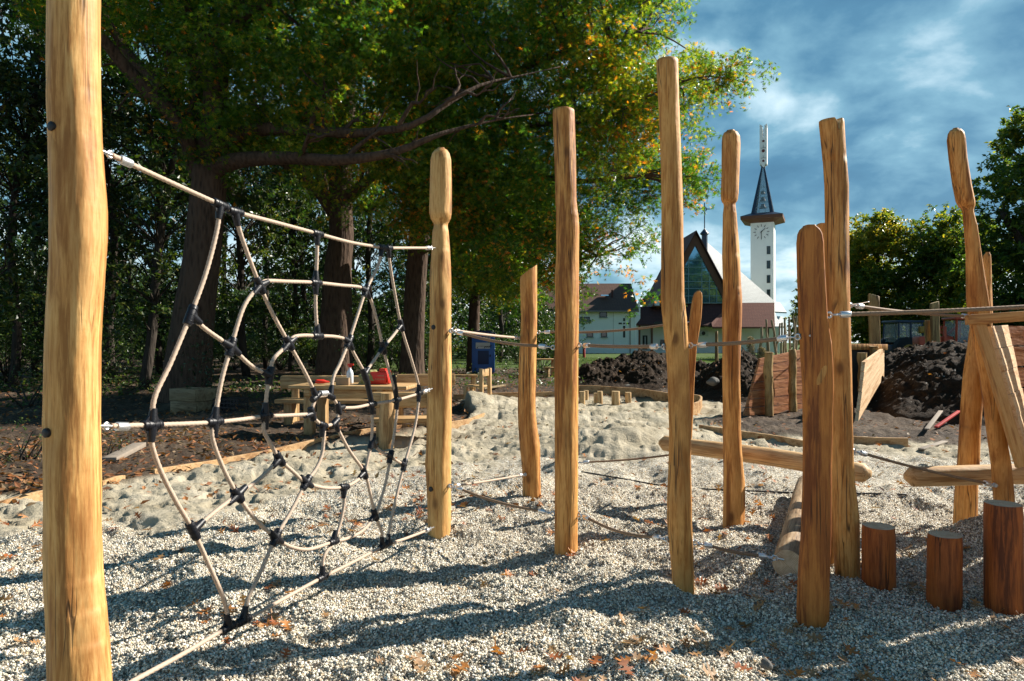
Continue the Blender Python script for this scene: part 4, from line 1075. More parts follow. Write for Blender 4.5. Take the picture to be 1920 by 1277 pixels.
def text_mesh(s, size, mat, parent, loc, rot, name='lettering', bold=0.0, shear=0):
    cu = bpy.data.curves.new('txt', 'FONT'); cu.body = s; cu.size = size; cu.extrude = .002; cu.offset = bold; cu.shear = shear; cu.align_x = 'CENTER'
    to = bpy.data.objects.new('txt', cu); COL.objects.link(to); bpy.context.view_layer.update()
    me = bpy.data.meshes.new_from_object(to.evaluated_get(bpy.context.evaluated_depsgraph_get())); bpy.data.objects.remove(to); bpy.data.curves.remove(cu)
    me.name = name; me.materials.clear(); me.materials.append(M[mat]); o = link_obj(name, me, parent); o.location = loc; o.rotation_euler = rot; return o
text_mesh('poof!', .15, 'ink', sg, (.19,-W/2-.040,h*.665), (R(90),0,0), 'lettering', .004, .25)
mb = MB()
for i, wd in enumerate((.03,.05,.035,.06,.05)): mb.box((-.27+.065*i,-W/2-.038,h*.70), (wd,.003,.022))
mb.box((-.27,-W/2-.038,h*.66), (.05,.003,.045)); mb.build('print', M['ink'], sg)
# red hydrant post
b = ground_at(1095, 60); hy = thing('hydrant', (b.x, 60, b.z), 'small red hydrant post on the lawn before the white house', 'hydrant')
mb = MB(); mb.tube([(0,0,0),(0,0,.75),(0,0,.8)], [.12,.12,.09], 14); mb.build('body', M['redpaint'], hy); mb = MB(); mb.tube([(0,0,.8),(0,0,.95),(0,0,1.0)], [.15,.14,.04], 14); mb.build('cap', M['redpaint'], hy)

# ------------------------------------------------------------------ stick fence (wavy poles)
def stick(lbl, top, base, Y, w, s, cnt=[0]):
    a = P(base[0], base[1], Y); a.z = -.1; t = P(top[0], top[1], Y); k = 12
    pts = [a.lerp(t, i/k)+Vector((.05*float(noise2(i*.35, s*3.1, 7)), .05*float(noise2(i*.35, s*5.7, 9)), 0)) for i in range(k+1)]
    r = w/2/F*Y; mb = MB(); mb.tube(pts, [r*(1.12-.25*i/k) for i in range(k+1)], 10)
    o = mb.build('wooden_pole', M['pole'], None, origin=a); tag(o, lbl, 'pole', 'crooked peeled poles standing on the lawn')
for i, (lb, t, b_, w) in enumerate([
 ('crooked pole leaning right, left of the pole cluster', (1428,613), (1422,676), 5), ('thin crooked pole leaning left, second of the cluster', (1436,599), (1444,668), 4),
 ('leaning crooked pole third of the cluster', (1447,600), (1459,670), 4.5), ('short slanting pole behind the third pole', (1463,606), (1452,660), 3.5),
 ('straight slim pole in the middle of the cluster', (1467,605), (1464,670), 4), ('taller middle pole with a bent tip', (1471,596), (1469,672), 4),
 ('short upright pole right of the bent-tip pole', (1473,606), (1474,668), 4), ('wavy pole standing apart in the cluster', (1479,594), (1483,670), 4),
 ('tall pole of the pair by the slab', (1488,591), (1490,672), 3.5), ('tall pole crossing its neighbour by the slab', (1492,592), (1487,670), 4),
 ('forked-looking leaning pole by the slab', (1499,596), (1490,660), 4), ('last tall pole touching the slab edge', (1503,590), (1500,672), 4)]):
    stick(lb, t, b_, 43+.6*(i % 4), w, i)
make_post('brownpost', 'climbing_post', 'short brown post standing on the lawn by the church porch', 36, [(621,1341,1346),(650,1340.5,1346.5),(690,1340,1347)], mat='wingpost', rows=10)
# ------------------------------------------------------------------ church, tower, house
M['render'] = plain('white_render', (.84,.84,.81), .85, .05, 0, .2, .8, .1)
M['tile'] = None
def tilemat(name, a, b, s):
    n = NT(name); tc = n.n('ShaderNodeTexCoord'); br = n.n('ShaderNodeTexBrick'); mp = n.n('ShaderNodeMapping'); mp.inputs['Scale'].default_value = (s,s,s)
    mp.inputs['Rotation'].default_value = (R(90) if False else 0, 0, 0)
    sp = n.n('ShaderNodeSeparateXYZ'); n.l(tc.outputs['Object'], sp.inputs[0]); cb = n.n('ShaderNodeCombineXYZ')
    n.l(n.math('ADD', sp.outputs[0], n.math('MULTIPLY', sp.outputs[1], .6)), cb.inputs[0]); n.l(sp.outputs[2], cb.inputs[1]); n.l(cb.outputs[0], mp.inputs[0]); n.l(mp.outputs[0], br.inputs[0])
    br.inputs['Color1'].default_value = (*a,1); br.inputs['Color2'].default_value = (*b,1); br.inputs['Mortar'].default_value = (*[x*.45 for x in a],1)
    br.inputs['Scale'].default_value = 1; br.inputs['Mortar Size'].default_value = .03; br.inputs['Brick Width'].default_value = .5; br.inputs['Row Height'].default_value = .3
    nz = n.noise(tc.outputs['Object'], .6, 5); c = n.mix(n.math('MULTIPLY', nz, .5), br.outputs[0], [x*.7 for x in b])
    return n.done(c, .75, n.bump(br.outputs['Fac'], .4, .03), 0, .2)
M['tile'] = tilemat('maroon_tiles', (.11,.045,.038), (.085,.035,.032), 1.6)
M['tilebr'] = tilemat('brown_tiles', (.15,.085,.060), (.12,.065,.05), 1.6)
M['tilepale'] = tilemat('pale_tiles', (.78,.77,.75), (.70,.69,.67), 1.6)
M['fascia'] = plain('brown_fascia', (.13,.055,.03), .6, .2, 0, .3, 3, .2)
M['navy'] = plain('navy_sheet', (.016,.028,.055), .4, .15)
M['glass'] = NT('window_glass').done((.13,.30,.44), .04, None, .75, .9)
M['darkglass'] = NT('dark_window_glass').done((.012,.025,.032), .06, None, 0, .6)
M['frame'] = plain('dark_frame', (.03,.03,.03), .5)
M['mullion'] = plain('grey_mullion', (.20,.30,.33), .5)
M['gutter'] = plain('gutter', (.25,.20,.17), .5)
def face(mb, pts, th=(0,.25,0), mi=0): mb.prism(pts, th, mi)
def window(root, name, x0, y0, x1, y1, Y, dep=.06, mull=None):
    a = P(x0, y1, Y); b = P(x1, y0, Y); c = (a+b)/2; w = b.x-a.x; h = b.z-a.z; f = .07
    mb = MB()
    for s in (-1, 1):
        mb.box((c.x+s*(w/2-f/2), Y-dep/2, c.z), (f, dep, h)); mb.box((c.x, Y-dep/2, c.z+s*(h/2-f/2)), (w-2*f-.004, dep-.006, f))
    fr = fit_parent(mb.build(name, M['frame']), root)
    mb = MB(); mb.box((c.x, Y-dep*.25, c.z), (w-2*f-.01, .02, h-2*f-.01)); p = mb.build('pane', M['darkglass']); p.parent = fr; p.matrix_parent_inverse = fr.matrix_parent_inverse.copy()
    p.matrix_parent_inverse = Matrix.Translation(-Vector(root.location)) if False else Matrix.Identity(4)
    fr_loc = Vector(root.location)
    mb2 = MB(); mb2.box((c.x, Y-dep/2-.06, a.z-.04), (w+.16, .18, .06)); s_ = mb2.build('sill', M['mullion']); s_.parent = fr
    return fr
# house
Yh = 80.0
hs = thing('white_house', (P(1120,660,Yh).x, Yh, 0), 'white two-storey house with brown tiled roof and a cross of slots in its wall', 'house')
xl, xr = P(985,0,Yh).x, P(1190,0,Yh).x; ze = P(0,579,Yh).z; zr = P(0,534,84.8).z
mb = MB(); mb.box(((xl+xr)/2, Yh+4.8, (ze-.2)/2-.1), (xr-xl, 9.6, ze+.2))
gx = xr
mb.prism([(xr-.3,Yh,ze),(xr-.3,Yh+9.6,ze),(xr-.3,Yh+4.8,zr-.35)], (.28,0,0)); mb.prism([(xl,Yh,ze),(xl,Yh+9.6,ze),(xl,Yh+4.8,zr-.35)], (.28,0,0))
fit_parent(mb.build('wall', M['render']), hs)
mb = MB(); xq = P(1196.5,0,Yh).x
for sy in (0, 1):
    y0 = Yh-.55 if sy == 0 else Yh+10.15; z0 = ze-.36
    mb.prism([(xl-.4,y0,z0),(xq,y0,z0),(xq,Yh+4.8,zr),(xl-.4,Yh+4.8,zr)], (0,0,.16))
fit_parent(mb.build('roof', M['tilebr']), hs)
mb = MB(); mb.tube([(xl,Yh-.6,ze-.33),(xq,Yh-.6,ze-.33)], .09, 10); mb.tube([(xr-.55,Yh-.1,ze-.3),(xr-.55,Yh-.1,0)], .06, 8); fit_parent(mb.build('gutter', M['gutter']), hs)
mb = MB(); a = P(1190,0,Yh).x; mb.prism([(a,Yh-.05,-.1),(a+.85,Yh+1.0,-.1),(a+.85,Yh+1.0,ze+1.1),(a,Yh-.05,ze-.4)], (-.1,.2,0)); fit_parent(mb.build('end_wall', M['render']), hs)
for n_, q in (('window',(1124,582,1138,595)),('window',(1100,622,1112,632)),('window',(1127,622,1138,632)),('window',(1088,594,1106,603)),('window',(1060,584,1072,596)),('window',(1060,622,1071,632))):
    window(hs, n_, *q, Yh-.01)
mb = MB()
for q in ((1168.3,596.5,1172.3,602.3),(1168.3,605,1172.3,608),(1160,605,1166,608),(1174.5,605,1180,608),(1168.3,611,1172.3,633)):
    a = P(q[0],q[3],Yh-.02); b = P(q[2],q[1],Yh-.02); mb.box(((a.x+b.x)/2,Yh-.01,(a.z+b.z)/2),(b.x-a.x,.05,b.z-a.z))
fit_parent(mb.build('slot_cross', M['frame']), hs)
mb = MB(); a = P(1150,0,Yh).x; mb.box((a,Yh-.006,ze/2),(.035,.012,ze-.7)); fit_parent(mb.build('wall_joint', M['gutter']), hs)
mb = MB(); a = P(1133,554,81.6); mb.box((a.x,a.y,a.z),(.9,.9,.12)); fit_parent(mb.build('skylight', M['glass']), hs)
mb = MB(); a = P(1148,552,82); mb.tube([(a.x,a.y,a.z-.4),(a.x,a.y,a.z+.55)],.12,10); fit_parent(mb.build('roof_vent', M['tile']), hs)
# church
chh = thing('church', (P(1330,660,84).x, 84, 0), 'church with steep glazed gable, maroon lower roofs and pale pyramid roof', 'church')
A = P(1323,452,95); Fp = P(1306,568,84.5); L_ = P(1196,568,93); R_ = P(1454,566,93); Bk = Vector((A.x, 104, Fp.z))
mb = MB(); zz = Vector((0,0,-.25))
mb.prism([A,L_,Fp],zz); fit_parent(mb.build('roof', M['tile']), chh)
mb = MB(); mb.prism([A+Vector((.02,0,.01)),Fp+Vector((.02,0,0)),R_],zz); mb.prism([A+Vector((.01,.03,0)),R_+Vector((0,.03,0)),Bk],zz); mb.prism([A+Vector((-.01,.03,0)),Bk,L_+Vector((0,.03,0))],zz)  # one roof: sunlit slope coloured pale, shaded slope maroon
rp = fit_parent(mb.build('roof', M['tilepale']), chh); rp['label'] = 'roof slope coloured pale for sunlight'
# glazed gable
Yg = 82.5; ap = P(1304,437,Yg); gl = P(1226,586,Yg); gr = P(1382,586,Yg)
ai = P(1304,460,Yg); il = P(1247,569,Yg); ir = P(1361,569,Yg)
mb = MB(); mb.prism([ap,gl,il,ai],(0,.35,0)); mb.prism([ap,ai,ir,gr],(0,.35,0)); fit_parent(mb.build('fascia', M['fascia']), chh)
apb = Vector((ap.x,93.5,ap.z)); 
mb = MB(); o_ = Vector((0,-.4,.1)); mb.prism([ap+o_,gl+o_+Vector((-.1,0,0)),Vector((gl.x-.1,92,gl.z+.1)),apb+Vector((0,0,.1))],(0,0,.18)); mb.prism([ap+o_+Vector((.01,0,.01)),apb+Vector((.01,0,.11)),Vector((gr.x+.1,92,gr.z+.1)),gr+o_+Vector((.1,0,0))],(0,0,.18)); fit_parent(mb.build('gable_roof', M['tile']), chh)
mb = MB(); mb.prism([ai+Vector((0,.2,0)),il+Vector((0,.2,0)),ir+Vector((0,.2,0))],(0,.05,0)); gz = fit_parent(mb.build('gable_window', M['glass']), chh)
mb = MB()
def tri_x(py): t = (py-460)/(569-460); return 1304-57*t, 1304+57*t
for py in (488,501,514,528,541,555,568):
    a_, b_ = tri_x(py); p0 = P(a_,py,Yg+.16); p1 = P(b_,py,Yg+.16); mb.bar(p0,p1,.06,.07)
for px in (1265,1279,1291,1316,1330,1344):
    t = abs(px-1304)/57*109+460; mb.bar(P(px,t,Yg+.15),P(px,569,Yg+.15),.06,.07,up=(1,0,0))
m_ = mb.build('mullions', M['mullion']); m_.parent = gz; 
# lower roofs, walls
mb = MB(); zz = Vector((0,0,-.18))
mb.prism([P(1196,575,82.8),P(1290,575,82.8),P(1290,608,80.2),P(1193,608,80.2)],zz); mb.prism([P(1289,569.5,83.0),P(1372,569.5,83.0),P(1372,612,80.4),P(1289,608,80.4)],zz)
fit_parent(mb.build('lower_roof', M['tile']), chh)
M['tilelit'] = tilemat('lit_maroon_tiles', (.24,.095,.068), (.19,.075,.055), 1.6)  # maroon tiles with sunlight put into a lighter colour
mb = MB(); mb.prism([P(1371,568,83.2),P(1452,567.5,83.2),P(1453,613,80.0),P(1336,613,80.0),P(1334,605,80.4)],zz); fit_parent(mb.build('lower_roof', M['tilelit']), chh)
mb = MB(); mb.prism([P(1452,566,84),P(1462,567,86),P(1475,585,82.5),P(1453,584,82.5)],zz); mb.prism([P(1453,592,82),P(1468,594,83),P(1470,612,81),P(1453,612,81)],zz); fit_parent(mb.build('side_roof', M['tilepale']), chh)
mb = MB(); zw = P(0,606,83).z
xa, xb = P(1222,0,82.6).x, P(1375,0,82.6).x; mb.box(((xa+xb)/2,83.0,zw/2),(xb-xa,.6,zw)); xa, xb = P(1192,0,82.9).x, P(1224,0,82.9).x; mb.box(((xa+xb)/2,83.5,zw/2-.2),(xb-xa,.6,zw)); xa, xb = P(1375,0,83).x, P(1462,0,83).x; mb.box(((xa+xb)/2,83.3,zw/2),(xb-xa,.6,zw))
fit_parent(mb.build('wall', M['render']), chh)
mb = MB()
for px in (1199,1222.5,1362,1440): a = P(px,0,80.6); mb.box((a.x,80.7,1.75),(.22,.22,3.5))
fit_parent(mb.build('porch_posts', M['fascia']), chh)
mb = MB(); a = P(1205,655,83.15); b = P(1214,629,83.15); mb.box(((a.x+b.x)/2,83.16,(a.z+b.z)/2),(b.x-a.x,.08,b.z-a.z)); dd = fit_parent(mb.build('door', M['frame']), chh)
mb = MB(); mb.box(((a.x+b.x)/2,83.10,(a.z+b.z)/2),(.12,.03,1.4)); mb.build('glazing', M['whiteplastic'], dd)
for q in ((1312,605,1320,613),(1330,605,1338,613),(1238,637,1247,650)): window(chh,'window',*q,82.68)
mb = MB(); mb.prism([P(1228,603,80.1),P(1248,603,80.1),P(1248,608,80.1),P(1226,608,80.1)],(0,.1,0)); fit_parent(mb.build('dark_slot', M['frame']), chh)
dm = MB(); dm.prism([P(1222,575,81.5),P(1245,540,81.5),P(1262,575,81.5)],(0,3.5,0)); fit_parent(dm.build('dormer', M['fascia']), chh)
mb = MB(); a = P(1232,569,81.4); mb.tube([(a.x,a.y,a.z-.25),(a.x,a.y,a.z+.35),(a.x,a.y,a.z+.4)],[.3,.3,.2],12); fit_parent(mb.build('dormer_lamp', M['whiteplastic']), chh)
ac = thing('air_conditioner', P(1320,625,82.6), 'white air conditioner box on the church wall under two small windows', 'air conditioner')
mb = MB(); mb.box((0,-.1,0),(.95,.35,.62),None,0,.03); mb.build('case', M['whiteplastic'], ac); mb = MB(); mb.tube([(-.15,-.28,0),(-.15,-.29,0)],.24,18); mb.build('fan_grille', M['frame'], ac)
# roof lantern with cross
ln = thing('roof_lantern', P(1321,460,93.5), 'small dark lantern with a thin ringed cross on the church ridge', 'roof lantern')
k = 93.5/F
def lathe_sq(rows, n=8, name='x', mat=None, parent=None):
    mb = MB(); vs = []
    for r, z in rows:
        for j in range(n): a = 2*math.pi*(j+.5)/n; vs.append((r*math.cos(a), r*math.sin(a), z))
    fs = [(i*n+j, i*n+(j+1)%n, (i+1)*n+(j+1)%n, (i+1)*n+j) for i in range(len(rows)-1) for j in range(n)]+[tuple(range(n-1,-1,-1)), tuple((len(rows)-1)*n+j for j in range(n))]
    mb.add(vs, fs); return mb.build(name, mat, parent)
lathe_sq([(5.5*k,-1.2),(5.5*k,19*k),(8.5*k,21*k),(8*k,23*k),(1.2*k,31*k),(.6*k,33*k)],8,'body',M['navy'],ln)
mb = MB(); mb.tube([(0,0,30*k),(0,0,80*k)],.07,8); mb.bar((-10*k,0,68*k),(10*k,0,68*k),.11,.11); mb.torus((0,0,68*k),(0,1,0),4*k,.06,20,6); mb.build('cross', M['navy'], ln)
# bell tower
Yt2 = 100.0; k = Yt2/F; cx = (1417.5+1459)/2
tw = thing('bell_tower', (P(cx,0,Yt2).x, Yt2+1.6, 0), 'tall white clock tower with dark spire, bells and a slender white finial', 'bell tower', None, R(-25))
def tz_(py): return CAMH-(py-CY)*k
w2 = 20.5*k; zt = tz_(417)
mb = MB(); mb.box((0,0,zt/2),(2*w2,2*w2,zt)); mb.build('shaft', M['render'], tw)
yf = -w2
for py0, py1 in ((462,477),(489,504),(516,531),(543,558)):
    x0, x1 = (1446.5-cx)*k, (1452.8-cx)*k; z0, z1 = tz_(py1), tz_(py0)
    mb = MB(); mb.box(((x0+x1)/2, yf-.02, (z0+z1)/2),(x1-x0,.06,z1-z0)); fr = mb.build('window', M['frame'], tw); mb = MB(); mb.box(((x0+x1)/2,yf-.055,(z0+z1)/2),((x1-x0)*.66,.02,(z1-z0)*.85)); mb.build('pane', M['darkglass'], fr)
zc = tz_(434.5); xc_ = (1437-cx)*k; mb = MB()
for i in range(12):
    a = i*math.pi/6; r0, r1 = (10*k, 14*k); d = Vector((math.sin(a),0,math.cos(a))); c0 = Vector((xc_,yf-.02,zc)); mb.bar(c0+d*r0,c0+d*r1,.07,.10,up=(0,1,0))
clk = mb.build('clock', M['ink'], tw)
mb = MB(); c0 = Vector((xc_,yf-.06,zc))
for a, L in ((R(180),12.5),(R(48),9.5)):
    d = Vector((math.sin(a),0,math.cos(a))); mb.bar(c0-d*2*k,c0+d*L*k,.05,.13,up=(0,1,0))
mb.build('hands', M['ink'], clk)
# flared eaves and spire
def frustum(name, rows, mat, n=4, rot=R(45)):
    mb = MB(); vs = []
    for r, z in rows:
        for j in range(n): a = 2*math.pi*j/n+rot; vs.append((r*math.cos(a)*math.sqrt(2), r*math.sin(a)*math.sqrt(2), z))
    fs = [(i*n+j, i*n+(j+1)%n, (i+1)*n+(j+1)%n, (i+1)*n+j) for i in range(len(rows)-1) for j in range(n)]+[tuple(range(n-1,-1,-1)), tuple((len(rows)-1)*n+j for j in range(n))]
    mb.add(vs, fs); return mb.build(name, mat, tw, flat=True)
frustum('eaves', [(21*k,tz_(417)),(37*k,tz_(411)),(37.3*k,tz_(405.5))], M['fascia'])
frustum('eaves_roof', [(37.5*k,tz_(405.3)),(20*k,tz_(398))], M['navy'])
zs0, zs1 = tz_(398), tz_(305); s0, s1 = 19.5*k, 2.2*k
mb = MB()
for sx in (-1,1):
    for sy in (-1,1):
        for ax in (0,1):
            p0 = Vector((sx*s0,sy*s0,zs0)); p1 = Vector((sx*s1,sy*s1,zs1)); e = Vector((-sx*6.0*k if ax == 0 else 0, -sy*6.0*k if ax == 1 else 0, 0)); ee = e*.33; off = Vector((0,sy*.02,0)) if ax == 0 else Vector((sx*.02,0,0))
            mb.prism([p0+off,p0+e+off,p1+ee+off,p1+off],Vector((0,-sy*.15,0)) if ax == 0 else Vector((-sx*.15,0,0)))
mb.build('spire_frame', M['navy'], tw)
M['spireglass'] = NT('spire_glass').done((.30,.40,.45), .15, None, 0, .6)
n_ = NT('clear_glass'); tr_ = n_.n('ShaderNodeBsdfTransparent'); mx_ = n_.n('ShaderNodeMixShader'); mx_.inputs[0].default_value = .45; n_.done((.25,.33,.37), .1, None, 0, .7); n_.l(n_.b.outputs[0], mx_.inputs[2]); n_.l(tr_.outputs[0], mx_.inputs[1]); n_.l(mx_.outputs[0], n_.out.inputs[0]); M['clear'] = n_.m
frustum('spire_glazing', [(s0*.93,zs0),(s1*.8,zs1)], M['clear'])
mb = MB()
for py in (388,378,368,358,348): t = (398-py)/93; r = (s0*(1-t)+s1*t)*.95; mb.bar((-r*.75,-r,tz_(py)),(r*.75,-r,tz_(py)),.05,.06)
for fx in (-.3,.3): mb.bar((fx*s0,-s0*.95,zs0),(fx*s0*.35,-(s0*.4+s1*.6)*.95,tz_(343)),.05,.06,up=(1,0,0))
mb.build('spire_bars', M['mullion'], tw)
for i, (py, r) in enumerate(((383,.55),(370,.48),(357,.40))):
    z = tz_(py); mb = MB(); mb.tube([(0,-.3,z-r*.6),(0,-.3,z-r*.5),(0,-.3,z),(0,-.3,z+r*.5),(0,-.3,z+r*.62)],[r,r*.9,r*.6,r*.5,r*.1],16); mb.build('bell', M['frame'], tw)
# finial plaque with cut-out cross and red dots
w3 = 6.6*k; xo = (1439.3-cx)*k; z0, z1 = tz_(309), tz_(229)
mb = MB(); poly = [(-w3,z1+1.2*k),(-w3*.35,z1-2*k),(-w3*.35,z1-6*k),(-w3*.2,z1-7*k),(-w3*.2,z1-24*k),(w3*.2,z1-24*k),(w3*.2,z1-7*k),(w3*.35,z1-6*k),(w3*.35,z1-2*k),(w3,z1+1.2*k),(w3,z0+4*k),(w3*.6,z0+5*k),(w3*.3,z0+1*k),(0,z0-1*k),(-w3*.3,z0+1*k),(-w3*.6,z0+5*k),(-w3,z0+4*k)]
mb.prism([(xo+x,-.55,z) for x, z in poly],(0,.14,0)); mb.prism([(xo+x,.45,z) for x, z in poly],(0,.14,0))
mb.box((xo-w3*.93,-.02,(z0+z1)/2),(w3*.12,.8,(z1-z0)*.86)); mb.box((xo+w3*.93,-.02,(z0+z1)/2),(w3*.12,.8,(z1-z0)*.86)); fn = mb.build('finial', M['render'], tw)
M['reddot'] = plain('dark_red', (.13,.015,.012), .5)
mb = MB()
for py, r in ((260.5,2.2),(279,2.9),(298,2.2)): mb.tube([(xo,-.59,tz_(py)),(xo,-.54,tz_(py))],r*k,18)
mb.build('red_dots', M['reddot'], fn)
mb = MB()
for py in (273,292):
    z = tz_(py); mb.bar((xo,-.565,z),(xo,-.565,z+4*k),.03,.10,up=(0,1,0)); mb.bar((xo-w3*.7,-.565,z-1.2*k),(xo,-.565,z),.03,.08,up=(0,1,0)); mb.bar((xo,-.565,z),(xo+w3*.7,-.565,z-1.2*k),.03,.08,up=(0,1,0))
mb.bar((xo-2.6*k,-.56,tz_(232.5)),(xo-.8*k,-.56,tz_(232.5)),.03,.18,up=(0,1,0)); mb.bar((xo+1.0*k,-.56,tz_(232.5)),(xo+2.9*k,-.56,tz_(232.5)),.03,.18,up=(0,1,0))
for py0, py1 in ((238,242.5),(245,251)): mb.bar((xo,-.40,tz_(py1)),(xo,-.40,tz_(py0)),.05,.24,up=(0,1,0))
mb.build('emblem_lines', M['frame'], fn)

# ------------------------------------------------------------------ machines beyond the mound
M['tyre'] = plain('tyre', (.015,.015,.015), .8)
M['machred'] = plain('orange_red_paint', (.48,.07,.025), .45, .2)
M['machblue'] = plain('dark_blue_paint', (.012,.035,.075), .4, .2)
M['machyel'] = plain('ochre_paint', (.42,.22,.03), .5)
def tractor(lbl, px, Y, body, cabw, flip=1):
    b = ground_at(px, Y); t = thing('tractor', (b.x, Y, 0), lbl, 'tractor', None, R(8 if flip > 0 else 172))
    mb = MB(); mb.box((0,0,2.62),(1.75,1.5,.14),None,0,.05); mb.build('cab_roof', M[body], t)
    mb = MB()
    for x in (-.8,0,.8):
        for y in (-.68,.68): mb.bar((x,y,1.3),(x*.95,y*.95,2.56),.08,.08)
    mb.build('cab_frame', M[body], t)
    mb = MB(); mb.box((0,0,1.95),(1.5,1.28,1.1)); mb.build('cab_glass', M['clear'], t)
    mb = MB(); mb.box((1.6,0,1.35),(1.7,.9,.75),None,0,.12); mb.box((.2,0,1.0),(2.6,1.0,.5),None,0,.06); mb.build('bonnet', M[body], t)
    for x, r in ((-.35,.85),(1.95,.55)):
        for y in (-.75,.75):
            w = MB(); w.tube([(x,y-.2,r),(x,y-.16,r),(x,y+.16,r),(x,y+.2,r)],[r*.9,r,r,r*.9],24); wo = w.build('wheel', M['tyre'], t); rm = MB(); rm.tube([(x,y-.22,r),(x,y+.22,r)],r*.5,16); rm.build('rim', M['machyel'], wo)
    return t
t1 = tractor('dark blue tractor with glazed cab, parked beyond the soil mound', 1693, 41, 'machblue', 1, 1)
mb = MB(); mb.bar((1.7,-.6,1.3),(3.1,-.6,2.35),.10,.16); mb.bar((1.7,.6,1.3),(3.1,.6,2.35),.10,.16); mb.build('loader_arm', M['machred'], t1)
mb = MB(); mb.box((.9,-.7,2.15),(.8,.2,.4),None,0,.05); mb.build('work_lamp', M['machyel'], t1)
t2 = tractor('red machine with dark cab, partly hidden by the leaning posts', 1812, 35, 'machred', 1, -1)
mb = MB(); mb.bar((1.3,-.6,2.2),(1.3,-.6,.6),.10,.16); mb.bar((1.2,-.6,2.15),(.2,-.6,1.4),.10,.14); mb.bar((1.3,.6,2.2),(1.3,.6,.6),.10,.16); mb.build('loader_arm', M['machred'], t2)
# ------------------------------------------------------------------ leaves
# templates: (u along leaf, v across, n) + faces
OAK_T = (np.array([(0,0,0),(.28,.07,.02),(1.0,0,-.08),(.28,-.07,.02), (.22,.04,0),(.62,.40,-.06),(.42,.05,.01), (.22,-.04,0),(.62,-.40,-.06),(.42,-.05,.01), (.52,.05,0),(.86,.26,-.06),(.66,.03,.0), (.52,-.05,0),(.86,-.26,-.06),(.66,-.03,.0)]),
         [(0,3,2,1),(4,6,5),(7,8,9),(10,12,11),(13,14,15)])
OVAL_T = (np.array([(0,0,0),(.35,.26,.05),(1.0,0,-.10),(.35,-.26,.05)]), [(0,3,2,1)])
def leaf_arrays(pts, size, tint, tmpl, up=.5, droop=.25, rng=RNG):
    N = len(pts); T, Fs = tmpl; k = len(T)
    nrm = rng.normal(size=(N,3)); nrm[:,2] = np.abs(nrm[:,2])+up; nrm /= np.linalg.norm(nrm,axis=1)[:,None]
    u = rng.normal(size=(N,3)); u[:,2] -= droop; u -= nrm*(u*nrm).sum(1)[:,None]; u /= np.linalg.norm(u,axis=1)[:,None]+1e-9
    v = np.cross(nrm, u)
    V = pts[:,None,:]+size[:,None,None]*(T[None,:,0,None]*u[:,None]+T[None,:,1,None]*v[:,None]+T[None,:,2,None]*nrm[:,None])
    V = V.reshape(-1,3)
    lo = np.concatenate([np.array(f) for f in Fs]); fl = np.array([len(f) for f in Fs])
    loops = (np.arange(N)[:,None]*k+lo[None,:]).ravel(); tot = np.tile(fl, N); st = np.concatenate([[0], np.cumsum(tot)[:-1]])
    return V, loops, st, tot, np.repeat(tint, k)
def leaf_mesh(name, pts, size, tint, tmpl, mat, up=.5, droop=.25):
    V, lo, st, tot, tt = leaf_arrays(pts, size, tint, tmpl, up, droop)
    me = mesh_np(name, V, lo, st, tot, mat)
    a = me.attributes.new('tint', 'FLOAT', 'POINT'); a.data.foreach_set('value', np.clip(tt,0,1).astype(np.float32)); return me
def branch_path(a, b, n, wob, rng):
    a = np.array(a, float); b = np.array(b, float); L = np.linalg.norm(b-a); out = []
    ph = rng.random(3)*50
    for i in range(n+1):
        t = i/n; o = np.array([float(noise2(t*3, ph[0], 3)), float(noise2(t*3, ph[1], 5)), float(noise2(t*3, ph[2], 7))])
        p = a+(b-a)*t+o*wob*L*math.sin(math.pi*min(1, t*1.0)); p[2] += .06*L*math.sin(math.pi*t); out.append(Vector(p))
    return out
def poly_in(px, py, poly):
    ins = np.zeros(px.shape, bool); n = len(poly)
    for i in range(n):
        ax, ay = poly[i]; bx, by = poly[(i+1)%n]
        ins ^= ((ay > py) != (by > py)) & (px < (bx-ax)*(py-ay)/((by-ay) if by != ay else 1e-9)+ax)
    return ins
def poly_d(px, py, poly):
    d = np.full(px.shape, 1e9); n = len(poly)
    for i in range(n):
        ax, ay = poly[i]; bx, by = poly[(i+1)%n]; ex, ey = bx-ax, by-ay
        t = np.clip(((px-ax)*ex+(py-ay)*ey)/(ex*ex+ey*ey),0,1); d = np.minimum(d, np.hypot(px-ax-t*ex, py-ay-t*ey))
    return d
def crown_in(poly, Yc, D, ncl, rng, rmax=1.1):
    """clump centres filling a rounded volume measured from its outline in the photograph"""
    xs = [p[0] for p in poly]; ys = [p[1] for p in poly]; out = []
    while len(out) < ncl:
        px = rng.uniform(min(xs), max(xs), 400); py = rng.uniform(min(ys), max(ys), 400)
        ok = poly_in(px, py, poly); px, py = px[ok], py[ok]
        if not len(px): continue
        d = poly_d(px, py, poly); m = Yc/F
        half = .5+D*np.sqrt(np.clip(d*m/ (D*1.2), 0, 1))
        Y = Yc+rng.uniform(-1,1,len(px))*half
        r = np.clip(d*m*.9, .28, rmax)*rng.uniform(.65,1,len(px))
        for a, b, y, rr in zip(px, py, Y, r):
            out.append((*P(a, b, Yc)[:], rr, y))
    out = out[:ncl]
    return [np.array([o[0], o[4], o[2]]) for o in out], [o[3] for o in out]
